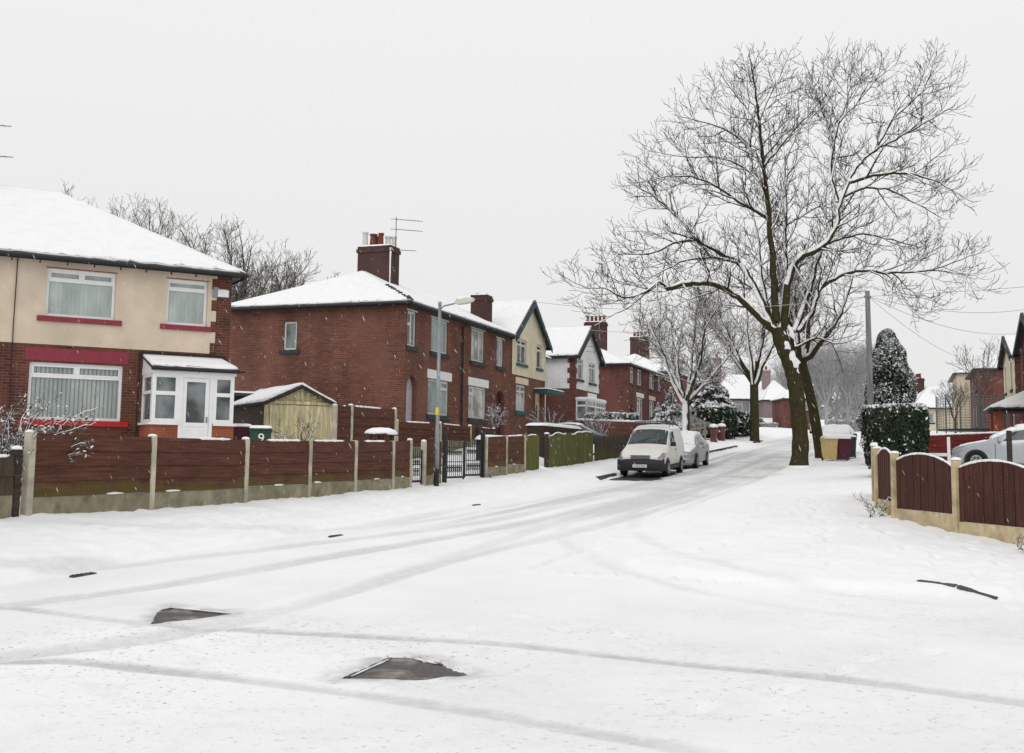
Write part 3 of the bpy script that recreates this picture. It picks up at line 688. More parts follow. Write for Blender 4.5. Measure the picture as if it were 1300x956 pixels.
roof(h9, [((-11.4, -.32, 5.30), (.32, -.32, 5.30), (-4.2, 4, 7.9), (-6.9, 4, 7.9)), ((.32, -.32, 5.30), (.32, 8.32, 5.30), (-4.2, 4, 7.9), (-4.2, 4, 7.9)),
          ((.32, 8.32, 5.3), (-11.4, 8.32, 5.3), (-6.9, 4, 7.9), (-4.2, 4, 7.9)), ((-11.4, 8.32, 5.3), (-11.4, -.32, 5.3), (-6.9, 4, 7.9), (-6.9, 4, 7.9))])
mb = MB(); mb.tube([(-11.42, -.36, 5.235), (.36, -.36, 5.235)], .055, 8); mb.box(-11.38, .3, -.31, -.285, 5.16, 5.245); mb.box(-11.38, .3, -.285, 0, 5.2, 5.22)
mb.box(.3, .325, -.31, 8.3, 5.16, 5.245); mb.box(0.02, .3, -.285, 8.3, 5.2, 5.22)
for i in range(18): mb.box(-11.+i*.66, -10.97+i*.66, -.34, -.27, 5.08, 5.18)
mb.build('gutter', M['gutter'], h9)
mb = MB(); mb.tube([(-5.55, -.06, 5.2), (-5.56, -.06, 3.4), (-5.53, -.06, 1.6), (-5.55, -.06, -.3)], .014, 6); mb.build('cable', M['soffit'], h9)
mb = MB(); mb.tube([(-2.42, -.05, 2.9), (-2.43, -.05, 1.3), (-2.42, -.05, -.2)], .016, 6); mb.build('cable', M['soffit'], h9)
mb = MB(); mb.bev(-.42, -.10, -.12, 0, 4.62, 4.84, .03); mb.bev(-.54, -.36, -.1, -.025, 4.60, 4.90, .03, 1); mb.build('alarm_box', [M['signwhite'], M['galv']], h9)
chimney(h9, -7.2, 4., 7.5, 9.0, 1.3, .65, [(-.4, 0, .5, .13, 0), (0, 0, .45, .13, 0), (.4, 0, .5, .13, 0)], bm=M['brickC'],
        aerial=[(-6.7, 3.7, 7.6, 2.3, [(1.93, 1.15, .94, -.3), (1.03, 1.25, .94, -.3)])])
# porch
PO = -1.3
pr = MB()
x0, x1 = -2.33, -.16
for (a, b) in ((x0, -1.62), (-.74, x1)): pr.box(a, b, PO, PO+.1, -.5, 1.0, 1)
pr.box(x0, x0+.1, PO+.1, -.01, -.5, 1.0, 1); pr.box(x1-.1, x1, PO+.1, -.01, -.5, 1.0, 1)
pr.box(x0-.05, -1.64, PO-.06, PO+.12, 1.0, 1.06); pr.box(-.72, x1+.05, PO-.06, PO+.12, 1.0, 1.06); pr.box(x0-.06, x0+.12, PO+.12, -.01, 1.0, 1.06); pr.box(x1-.12, x1+.06, PO+.12, -.01, 1.0, 1.06)
def frm(mb, T, a, b, c, e, w=.06, dep=.07, bars=()):
    mb.box(a, b, 0, dep, c, c+w, 0, T); mb.box(a, b, 0, dep, e-w, e, 0, T); mb.box(a, a+w, 0, dep, c+w, e-w, 0, T); mb.box(b-w, b, 0, dep, c+w, e-w, 0, T)
    for z in bars: mb.box(a+w, b-w, 0, dep, z-w*.5, z+w*.5, 0, T)
TF = frame((0, PO+.01, 0), 0)
frm(pr, TF, x0+.02, -1.62, 1.06, 2.33, .1, .07, (1.82,)); frm(pr, TF, -.74, x1-.02, 1.06, 2.33, .1, .07, (1.82,))
TL = frame((x0+.02, -.01, 0), R(-90)); frm(pr, TL, 0.005, 1.2, 1.06, 2.33, .08, .06, (1.85,)); TR = frame((x1-.02, PO+.09, 0), R(90)); frm(pr, TR, 0.005, 1.2, 1.06, 2.33, .08, .06, (1.85,))
pr.box(x0-.02, x1+.02, PO-.02, PO+.09, 2.33, 2.52); pr.box(x0, x0+.06, PO+.09, -.01, 2.33, 2.52); pr.box(x1-.06, x1, PO+.09, -.01, 2.33, 2.52)
for x in (x0+.01, x1-.05): pr.prism([(x, PO+.05, 2.52), (x, -.01, 2.52), (x, -.01, 2.82)], (.04, 0, 0))
pr.box(-1.62, -1.53, PO+.0, PO+.08, -.3, 2.33); pr.box(-.83, -.74, PO+.0, PO+.08, -.3, 2.33); pr.box(-1.53, -.83, PO, PO+.08, 2.24, 2.33)
po = pr.build('porch', [M['pvc'], M['brickP']], h9)
for (a, b, T) in ((x0+.06, -1.64, TF), (-.72, x1-.06, TF), (.03, 1.18, TL), (.03, 1.18, TR)):
    g = MB(); g.add([(a, .04, 1.1), (b, .04, 1.1), (b, .04, 2.3), (a, .04, 2.3)], [(0, 1, 2, 3)], 0, T); g.build('pane', M['dim'], po)
d = MB(); frm(d, frame((0, PO+.02, 0), 0), -1.525, -.835, -.2, 2.235, .1, .05, (1.02,)); d.box(-1.43, -.93, PO+.035, PO+.06, -.1, .97); d.box(-1.36, -1.0, PO+.028, PO+.036, .05, .88); d.box(-1.31, -1.05, PO+.022, PO+.029, .12, .81)
d.add([(-1.43, PO+.045, 1.07), (-.93, PO+.045, 1.07), (-.93, PO+.045, 2.14), (-1.43, PO+.045, 2.14)], [(0, 1, 2, 3)], 1)
d.box(-.905, -.875, PO-.03, PO-.01, 1.08, 1.22, 2); d.box(-.905, -.875, PO-.03, PO+.02, 1.2, 1.225, 2); d.box(-.905, -.875, PO-.03, PO+.02, 1.08, 1.105, 2)
d.build('porch_door', [M['pvc'], M['dim'], M['metal']], po)
text_mesh('house_number', '9', .17, M['redtext'], po, mv(-1.13, PO-.022, 2.43) @ RX(R(90)))
roof(po, [((x0-.06, PO-.14, 2.50), (x1+.08, PO-.14, 2.50), (x1-.05, -.02, 2.86), (x0-.02, -.02, 2.86))], .05, name='porch_roof')
b = MB(); b.box(x0-.1, x1+.05, -.045, -.005, 2.86, 2.97); b.box(x0-.05, x1+.07, PO-.13, PO-.1, 2.4, 2.48); b.tube([(x1+.05, PO-.12, 2.44), (x1+.22, PO-.16, 2.45)], .03, 6); b.build('flashing', M['soffit'], po)

# ------------------------------------------------------------------ the red terrace
def street_house(name, label, s0, zbase, t=-17.9, cat='house', group=None):
    x, y = P2(s0, t); return thing(name, label, cat, (x, y, zbase), YAW_U, group)
ZT = 2.3; S0 = 38.05; LT = 12.2; DT = 8.1
ht = street_house('brick_terrace', 'long red brick terrace with arched doorways and a big chimney on its hipped snowy roof', S0, ZT)
s_ = lambda s: s-S0
ups = [(s_(38.22), s_(39.0), 3.5, 4.88), (s_(40.5), s_(42.2), 3.5, 4.88), (s_(44.9), s_(46.5), 3.5, 4.95), (s_(48.15), s_(49.05), 3.52, 4.85)]
los = [(s_(40.28), s_(42.4), .94, 2.38), (s_(44.68), s_(46.8), .96, 2.38)]
ars = [(s_(38.25), s_(39.2), 0., 2.36), (s_(48.1), s_(49.25), 0., 2.4)]
mb = MB(); grid_wall(mb, F, 0, LT, -.8, 5.2, ups+los+ars, rev=.2)
for a, b, c, e in ars: arch(mb, F, a, b, e, e-.5, .2)
gw = (4.78-.0, 5.37, 3.42, 4.56)
GT = frame((0, DT, 0), R(-90)); gh = (DT-gw[1], DT-gw[0], gw[2], gw[3])
grid_wall(mb, GT, 0, DT, -.8, 5.2, [gh], rev=.12); grid_wall(mb, frame((LT, 0, 0), R(90)), 0, DT, -.8, 5.2); grid_wall(mb, frame((LT, DT, 0), R(180)), 0, LT, -.8, 5.2)
for i in range(17):
    mb.box(-.012, .0, .0, .11 if i % 2 else .22, .3*i-.3, .3*i-.15); 
for a, b, c, e in ars: ring(mb, F, a, b, e, e-.5, .2)
mb.build('wall', M['brickT'], ht)
dr = MB(); a, b, c, e = ars[0]; dr.box(a-.1, b+.1, .2, .25, c-.5, e+.1); dr.build('door', M['greydoor'], ht)
dr = MB(); a, b, c, e = ars[1]; dr.box(a-.1, b+.1, .2, .25, c-.5, e+.1); dr.box(a+.2, b-.2, .185, .2, .3, 1.0); dr.box(a+.2, b-.2, .185, .2, 1.15, 1.9); dr.build('door', M['maroondoor'], ht)
layouts = [[(1, [.62]), (1.05, [])], [(1.7, []), (1, [])], [(1.7, []), (1, [])], [(1, []), (1, [])]]
for h, l, g_ in zip(ups, layouts, ('dim', 'dimgreen', 'bright', 'bright')):
    window(ht, F, h, l, M['pvcw'], M[g_], rec=.05, sill=(M['sillgrey'], .13, .17, .09), fw=.075)
    lintel(ht, F, h[0]-.08, h[1]+.1, h[3], h[3]+.07, M['pvcw'])
for h, l, g_ in zip(los, ([(1.7, []), (1, [.76])], [(.6, [.76]), (1.7, [])]), ('dimgreen', 'bright')):
    window(ht, F, h, l, M['pvcw'], M[g_], rec=.05, sill=(M['sillgrey'], .14, .2, .09), fw=.075)
    lintel(ht, F, h[0]-.1, h[1]+.28, 2.4, 2.76, M['lintel'], .03)
window(ht, GT, gh, [(1, [])], M['pvcw'], M['dim'], rec=.06, sill=(M['sillgrey'], .16, .16, .06), fw=.07)
mb = MB(); mb.tube([(5.68, -.38, 5.1), (5.68, -.08, 4.85), (5.68, -.08, -.4)], .045, 8); mb.build('downpipe', M['gutter'], ht)
rz = 7.2
roof(ht, [((-.3, -.32, 5.18), (LT, -.32, 5.18), (LT, 4.05, rz), (4.1, 4.05, rz)), ((-.3, DT+.3, 5.18), (-.3, -.32, 5.18), (4.1, 4.05, rz), (4.1, 4.05, rz)), ((LT, DT+.3, 5.18), (-.3, DT+.3, 5.18), (4.1, 4.05, rz), (LT, 4.05, rz))])
mb = MB(); mb.tube([(-.33, -.37, 5.10), (LT, -.37, 5.10)], .06, 8); mb.tube([(-.35, -.4, 5.10), (-.35, DT+.3, 5.10)], .06, 8); mb.box(-.29, LT, -.33, -.3, 5.0, 5.13); mb.box(-.3, -.27, -.29, DT+.3, 5.0, 5.13); mb.box(-.28, LT, -.3, -.005, 5.04, 5.06); mb.box(-.27, -.015, 0, DT, 5.04, 5.06)
mb.build('gutter', M['gutter'], ht)
mb = MB()      # ridge tiles poking out of the snow along the hip
for i in range(9):
    k = .03+i*.052; p = Vector((-.3, -.32, 5.18)).lerp(Vector((4.1, 4.05, rz)), k+random.uniform(-.01, .01)); w = .05+.03*random.random(); mb.box(p.x-w, p.x+w, p.y-w, p.y+w, p.z+.03, p.z+.085+.02*random.random())
mb.prism([(-.36, -.38, 5.2), (-.1, -.36, 5.2), (-.15, -.2, 5.36), (-.33, -.22, 5.34)], (0, 0, .05))
mb.build('hip_tile', M['slate'], ht)
chimney(ht, 5.0, 3.75, 6.2, 8.42, .9, 1.6, [(-.2, .58, .68, .13, 1), (.02, .28, .62, .17, 0), (.15, .05, .54, .14, 0), (-.1, -.15, .62, .12, 0), (.1, -.4, .5, .13, 1), (.25, -.62, .5, .12, 1)],
        aerial=[(5.0, 2.93, 7.6, 2.15, [(2.05, 1.2, .6, -.8), (1.6, 1.2, .6, -.8)]), (5.55, 3.25, 7.6, .9, [(.8, 1.0, .5, -.85)])])
mb = MB(); mb.tube([(4.54, 2.94, 8.3), (4.54, 2.95, 7.8), (4.535, 2.945, 7.2), (4.54, 2.95, 6.7)], [.05, .035, .03, .02], 6); mb.build('snow_streak', M['snow'], ht)
chimney(ht, 11.75, 1.45, 5.6, 7.15, .75, .85, [(0, .2, .12, .13, 0), (0, -.2, .1, .13, 0)], bm=M['brickC'])

# ------------------------------------------------------------------ gable-fronted houses further up the street
def gable_house(name, label, s0, w, depth, zb, eave, apex, band, coat, bk, barge, wins, lows, sillm, lintm, side_coat=True, lint=None, door=None, leaded=False, group=None, t=-17.9, overh=.25, quoin=False, pane='dim', mirror=False, yaw=None, apexx=.5, loc=None):
    h = street_house(name, label, s0, zb, t, group=group)
    if loc is not None: h.location = loc
    if yaw is not None: h.rotation_euler[2] = yaw
    ax = w*apexx
    mb = MB(); grid_wall(mb, F, 0, w, -.8, band, [l for l in lows]+([door] if door else []), rev=.15)
    L = frame((0, depth, 0), R(-90)); Rr = frame((w, 0, 0), R(90)); B = frame((w, depth, 0), R(180))
    for T, ln in ((L, depth), (Rr, depth)): grid_wall(mb, T, 0, ln, -.8, band if side_coat else eave)
    grid_wall(mb, B, 0, w, -.8, eave); mb.add([(0, depth, eave), (w, depth, eave), (ax, depth, apex)], [(2, 1, 0)])
    if quoin:
        for i in range(int((eave-band)/.15)):
            d = .32 if i % 4 in (0, 1) else .46
            mb.box(-.03, d-.1, -.03, d, band+i*.15, band+i*.15+.15); mb.box(w-d+.1, w+.03, -.03, d, band+i*.15, band+i*.15+.15)
    mb.build('wall', bk, h)
    c = MB(); grid_wall(c, F, 0, w, band, eave, wins, d=-.02, rev=.17)
    n = 1; c.add([(0, -.02, eave), (w, -.02, eave), (ax, -.02, apex)], [(0, 1, 2)])
    hi = [q for q in wins if q[3] > eave]
    if side_coat:
        for T, ln in ((L, depth), (Rr, depth)): grid_wall(c, T, -.02, ln, band, eave, d=-.02)
        c.add([(-.02, -.02, band), (w+.02, -.02, band), (w+.02, .01, band), (-.02, .01, band)], [(0, 3, 2, 1)])
    c.build('render_panel', coat, h)
    for q in wins: window(h, F, q, [(1, [.76]), (1, [.76])] if q[1]-q[0] > 1 else [(1, [.76])], M['pvcw'], M[pane], rec=.06, sill=(sillm, .1, .15, .1), fw=.07, leaded=leaded)
    for q in lows: window(h, F, q, [(1, [.74]), (1, [.74])], M['pvcw'], M['bright' if pane == 'dim' else pane], rec=.06, sill=(sillm, .1, .2, .08), fw=.07)
    if lint: lintel(h, F, *lint, lintm, .03)
    o = overh
    k = (apex-eave)/ax; k2 = (apex-eave)/(w-ax)
    roof(h, [((-o, depth+.2, eave-o*k+.06), (-o, -.32, eave-o*k+.06), (ax, -.32, apex+.06), (ax, depth+.2, apex+.06)), ((w+o, -.32, eave-o*k2+.06), (w+o, depth+.2, eave-o*k2+.06), (ax, depth+.2, apex+.06), (ax, -.32, apex+.06))])
    b = MB()
    for sx, kk in ((-o, k), (w+o, k2)):
        b.prism([(sx, -.34, eave-o*kk-.02), (ax, -.34, apex+.0), (ax, -.34, apex-.26), (sx, -.34, eave-o*kk-.24)], (0, .05, 0))
    b.build('barge_board', barge, h)
    gt = MB(); gt.box(-o-.06, -o+.03, -.3, depth, eave-o*k-.1, eave-o*k+.02); gt.build('gutter', M['gutter'], h); gt = MB(); gt.box(w+o-.03, w+o+.06, -.3, depth, eave-o*k2-.1, eave-o*k2+.02); gt.build('gutter', M['gutter'], h)
    return h
hc = gable_house('gabled_house', 'pale cream gabled house with dark teal barge boards beside the long terrace', 50.27, 5.35, 8.1, 2.5, 5.08, 7.05, 3.12, M['cream2'], M['brickT'], M['teal'],
    [(.72, 2.18, 3.72, 4.95), (3.82, 4.7, 3.72, 4.95)], [(.7, 2.15, 1.36, 2.66)], M['sillteal'], M['lintelc'], lint=(.6, 2.5, 2.7, 3.02), door=(3.72, 4.72, -.2, 2.4), leaded=True)
dd = MB(); dd.box(3.7, 4.74, .15, .2, -.5, 2.42); frm(dd, frame((0, .1, 0), 0), 3.73, 4.71, -.3, 2.39, .09, .05, (1.9,)); dd.build('door', M['lintelc'], hc)
dd = MB(); dd.box(3.95, 4.5, .135, .149, .2, 1.8); dd.build('door_glass', M['dim'], hc)
dd = MB(); dd.prism([(3.4, 0, 2.62), (3.4, -.75, 2.56), (3.4, -.75, 2.42), (3.4, 0, 2.42)], (3.0, 0, 0)); dd.tube([(6.3, -.7, 2.42), (6.3, -.7, -.2)], .025, 6); co = dd.build('canopy', M['sillteal'], hc)
dd = MB(); snow_blob(dd, blob_outline([(3.38, -.76), (6.42, -.76), (6.42, 0), (3.38, 0)], .02, 8), 2.6, .07); dd.build('snow_cap', M['snow'], co, smooth=True)
# its neighbour's half, set back
mb = MB(); grid_wall(mb, F, 5.37, 8.3, -.8, 4.6, [(6.3, 7.2, 3.5, 4.5)], d=.9, rev=.12); grid_wall(mb, frame((8.3, .9, 0), R(90)), 0, 7, -.8, 4.6); mb.build('side_wing', M['white_r'], hc)
window(hc, frame((0, .9, 0), 0), (6.3, 7.2, 3.5, 4.5), [(1, [.7])], M['pvcw'], M['dim'], sill=(M['sillgrey'], .1, .12, .06))
roof(hc, [((5.37, .6, 4.6), (8.6, .6, 4.6), (8.6, 4.3, 6.5), (5.37, 4.3, 6.5)), ((8.6, 8.2, 4.6), (5.37, 8.2, 4.6), (5.37, 4.3, 6.5), (8.6, 4.3, 6.5))], name='wing_roof')
hwh = gable_house('gabled_house', 'white rendered gabled house with brick quoins and a white bay window', 61.3, 5.6, 8.4, 2.65, 4.95, 6.85, 2.95, M['white_r'], M['brickW'], M['bargeblack'],
    [(.5, 1.6, 3.54, 4.75), (3.0, 4.45, 3.5, 4.72)], [], M['sillgrey'], M['lintel'], lint=(2.75, 4.8, 2.5, 2.86), quoin=True)
bay = MB(); bay.prism([(.15, 0, 0.), (.15, -.7, 0.), (4.3, -.7, 0.), (4.3, 0, 0.)], (0, 0, 1.05), 1)
for (a, b, T) in ((.15, 2.1, frame((0, -.7, 0), 0)), (2.1, 4.3, frame((0, -.7, 0), 0)), (0.02, .7, frame((.15, 0, 0), R(-90)))): frm(bay, T, a, b, 1.05, 2.3, .09, .07, (1.95,))
bay.box(.1, 4.35, -.78, -.001, 2.3, 2.42)
for x in (2.7, 3.25, 3.8): bay.box(x-.03, x+.03, -.69, -.64, 1.14, 2.2)
bo = bay.build('bay_window', [M['pvc'], M['brickW']], hwh)
g = MB(); g.add([(.2, -.65, 1.1), (4.25, -.65, 1.1), (4.25, -.65, 2.28), (.2, -.65, 2.28)], [(0, 1, 2, 3)]); g.add([(.2, -.01, 1.1), (.2, -.65, 1.1), (.2, -.65, 2.28), (.2, -.01, 2.28)], [(0, 1, 2, 3)]); g.build('pane', M['dim'], bo)
g = MB(); snow_blob(g, blob_outline([(.1, -.78), (4.35, -.78), (4.35, 0), (.1, 0)], .02, 8), 2.42, .06); g.build('snow_cap', M['snow'], bo, smooth=True)
def hip_row(name, label, s0, w, depth, zb, eave, ridge, bk, wins, lows, chims, t=-17.9, pane='dim', sillm=None, lints=(), yaw=None, loc=None, cat='house', hipl=True, hipr=True, arches=(), render=None, group=None, roof_in=None):
    h = street_house(name, label, s0, zb, t, cat, group)
    if loc is not None: h.location = loc
    if yaw is not None: h.rotation_euler[2] = yaw
    mb = MB(); grid_wall(mb, F, 0, w, -.8, eave, list(wins)+list(lows)+list(arches), rev=.13)
    for q in arches: arch(mb, F, q[0], q[1], q[3], q[3]-.5, .13)
    grid_wall(mb, frame((0, depth, 0), R(-90)), 0, depth, -.8, eave); grid_wall(mb, frame((w, 0, 0), R(90)), 0, depth, -.8, eave); grid_wall(mb, frame((w, depth, 0), R(180)), 0, w, -.8, eave)
    mb.build('wall', bk, h)
    for q in arches:
        d = MB(); d.box(q[0]-.05, q[1]+.05, .13, .17, q[2]-.4, q[3]+.05); d.build('door', M['maroondoor'], h)
    for q in list(wins)+list(lows): window(h, F, q, [(1, [.72]), (1, [])] if q[1]-q[0] > 1 else [(1, [.7])], M['pvcw'], M[pane], rec=.05, sill=(sillm or M['sillgrey'], .1, .14, .07), fw=.08)
    for q, m in lints: lintel(h, F, *q, m, .03)
    o = .3; ri = roof_in or depth/2
    a = ri if hipl else -o; b = w-ri if hipr else w+o
    sl = [((-o, -o, eave), (w+o, -o, eave), (b, depth/2, ridge), (a, depth/2, ridge)), ((w+o, depth+o, eave), (-o, depth+o, eave), (a, depth/2, ridge), (b, depth/2, ridge))]
    if hipl: sl.append(((-o, depth+o, eave), (-o, -o, eave), (a, depth/2, ridge), (a, depth/2, ridge)))
    if hipr: sl.append(((w+o, -o, eave), (w+o, depth+o, eave), (b, depth/2, ridge), (b, depth/2, ridge)))
    roof(h, sl)
    g = MB(); g.box(-o-.05, w+o+.05, -o-.07, -o+.03, eave-.13, eave-.03); g.box(-o-.07, -o+.03, -o, depth+o, eave-.13, eave-.03); g.box(-o, w+o, -o+.03, 0, eave-.08, eave-.06); g.build('gutter', M['gutter'], h)
    for (cx, cz0, cz1, wx, wy, n) in chims: chimney(h, cx, depth/2, cz0, cz1, wx, wy, [(0, (k-(n-1)/2)*.32, .5, .12, 0) for k in range(n)], bm=M['brickC'] if bk is not M['brickF'] else bk)
    return h
hr = hip_row('brick_house', 'brownish red brick house with hipped snowy roof behind the snowy street tree', 74.4, 13.2, 8.2, 2.95, 5.2, 7.1, M['brickW'],
    [(.8, 1.75, 3.9, 5.05), (2.9, 4.3, 3.9, 5.05), (7.0, 8.7, 3.9, 5.05), (10., 11.1, 3.9, 5.05)], [(2.8, 4.7, 1.4, 3.0), (7.0, 8.7, 1.4, 3.0)], [(6.6, 6.3, 9.0, .8, 1.6, 5)],
    lints=[((2.6, 5.0, 3.04, 3.36), M['lintel']), ((6.8, 9.0, 3.04, 3.36), M['lintelc'])], arches=[(.8, 1.7, 0, 2.4)])
hr2 = hip_row('brick_house', 'orange-brown brick house end showing beyond the snowy street tree', 90., 12., 8.2, 3.6, 5.2, 7.1, M['brickT'], [(1, 2, 3.7, 4.9), (3, 4.4, 3.7, 4.9), (7.4, 8.8, 3.7, 4.9)], [(3, 4.6, 1.2, 2.6), (7.4, 9, 1.2, 2.6)], [(6, 6.3, 8.8, .8, 1.6, 4)])
# far end of the street, facing down it
def px(s, t): return P2(s, t)
def facing(name, label, x, y, zb, w, depth, eave, ridge, bk, wins, lows, chims, yaw=0., **kw):
    return hip_row(name, label, 0, w, depth, zb, eave, ridge, bk, wins, lows, chims, loc=(x, y, zb), yaw=yaw, pane='far_glass', **kw)
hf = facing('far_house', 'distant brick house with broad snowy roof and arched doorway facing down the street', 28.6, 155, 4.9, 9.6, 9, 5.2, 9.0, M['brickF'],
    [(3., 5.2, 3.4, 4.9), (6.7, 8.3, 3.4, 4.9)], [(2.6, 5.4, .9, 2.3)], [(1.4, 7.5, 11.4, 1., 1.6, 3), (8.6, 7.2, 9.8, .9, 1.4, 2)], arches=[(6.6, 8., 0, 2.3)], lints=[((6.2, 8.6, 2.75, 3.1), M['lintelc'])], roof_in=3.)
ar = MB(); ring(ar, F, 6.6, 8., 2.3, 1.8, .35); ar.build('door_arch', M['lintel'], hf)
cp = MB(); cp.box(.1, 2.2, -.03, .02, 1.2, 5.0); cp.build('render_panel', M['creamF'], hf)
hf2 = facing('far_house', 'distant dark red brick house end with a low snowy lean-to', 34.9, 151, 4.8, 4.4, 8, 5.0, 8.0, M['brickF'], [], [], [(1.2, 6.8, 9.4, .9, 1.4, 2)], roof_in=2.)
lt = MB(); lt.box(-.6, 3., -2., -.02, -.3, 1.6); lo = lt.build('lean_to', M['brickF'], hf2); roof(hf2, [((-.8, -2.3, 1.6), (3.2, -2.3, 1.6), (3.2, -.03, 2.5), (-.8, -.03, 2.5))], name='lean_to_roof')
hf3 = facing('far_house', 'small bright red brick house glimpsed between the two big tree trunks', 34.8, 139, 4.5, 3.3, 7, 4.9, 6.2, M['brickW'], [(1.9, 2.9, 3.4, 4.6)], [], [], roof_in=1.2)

# ------------------------------------------------------------------ houses on the other side of the street
YR = YAW_U+math.pi
def R_loc(s, t, z): x, y = P2(s, t); return (x, y, z)
r1 = hip_row('brick_house', 'plain dark red brick house with black gutters across the street beyond the driveway', 0, 9., 7.5, 3.2, 5.1, 7.0, M['brickW'], [(5.6, 6.6, 3.6, 4.8), (7.4, 8.3, 3.6, 4.8), (2, 3.4, 3.6, 4.8)], [(5.4, 6.8, 1., 2.5), (2, 3.6, 1., 2.5)], [], loc=R_loc(94, 5.2, 3.2), yaw=YR)
r2 = gable_house('gabled_house', 'yellow cream gabled house with black barge boards and brick quoins across the street', 0, 7.4, 8., 2.3, 5.0, 6.35, 2.6, M['cream2'], M['brickW'], M['bargeblack'],
    [(1.2, 2.1, 3.3, 4.8), (4.6, 5.6, 3.3, 4.8)], [(4.3, 5.8, .8, 2.3)], M['sillgrey'], M['lintelc'], loc=R_loc(70.6, 5.75, 2.3), yaw=YR, quoin=True, overh=.3)
r3 = gable_house('gabled_house', 'dark brick gabled house at the edge of view with a jutting snowy porch roof', 0, 8., 8., 2.1, 5.0, 6.35, 2.6, M['brickW'], M['brickW'], M['bargeblack'],
    [(1.2, 2.1, 3.3, 4.8)], [(1.3, 2.8, .8, 2.3)], M['sillgrey'], M['lintel'], loc=R_loc(59.0, 5.6, 2.1), yaw=YR, overh=.45)
chimney(r3, 2.2, 6., 5.2, 7.6, .7, .7, [(0, 0, .45, .13, 0)], aerial=[(2., 5.6, 7., 1.3, [(1.2, .8, .5, .8)])])
pp = MB(); pp.box(.4, .8, -1.5, -1.1, -.3, 1.9, 0); pp.box(2.6, 3.0, -1.5, -1.1, -.3, 1.9, 0); pp.box(.2, 3.2, -1.55, -.02, 1.9, 2.0, 1); pp.build('porch', [M['brickP'], M['soffit']], r3)
roof(r3, [((-.4, -1.75, 2.05), (3.6, -1.75, 2.05), (1.8, -.03, 2.85), (1.0, -.03, 2.85)), ((-.4, -.03, 2.05), (-.4, -1.75, 2.05), (1.0, -.03, 2.85), (1.0, -.03, 2.85)), ((3.6, -1.75, 2.05), (3.6, -.03, 2.05), (1.8, -.03, 2.85), (1.8, -.03, 2.85))], .09, name='porch_roof')
r0 = hip_row('cream_house', 'far cream house showing behind the plain dark red brick one', 0, 9, 8, 3.9, 5.0, 7.0, M['creamF'], [(5.6, 6.6, 3.4, 4.6), (7.3, 8.2, 3.4, 4.6)], [(5.4, 6.8, 1., 2.4)], [], loc=R_loc(106, 4.4, 3.9), yaw=YR, pane='far_glass')
r00 = facing('cream_house', 'low cream house with a snowy roof and pots beyond the trampoline', 41.0, 112, 3.2, 9.5, 8, 3.9, 6.4, M['creamF'], [(1, 2.2, 2.4, 3.4), (6, 7.2, 2.4, 3.4)], [], [(2.2, 4.6, 7.2, .8, 1.2, 4)], roof_in=3.2)
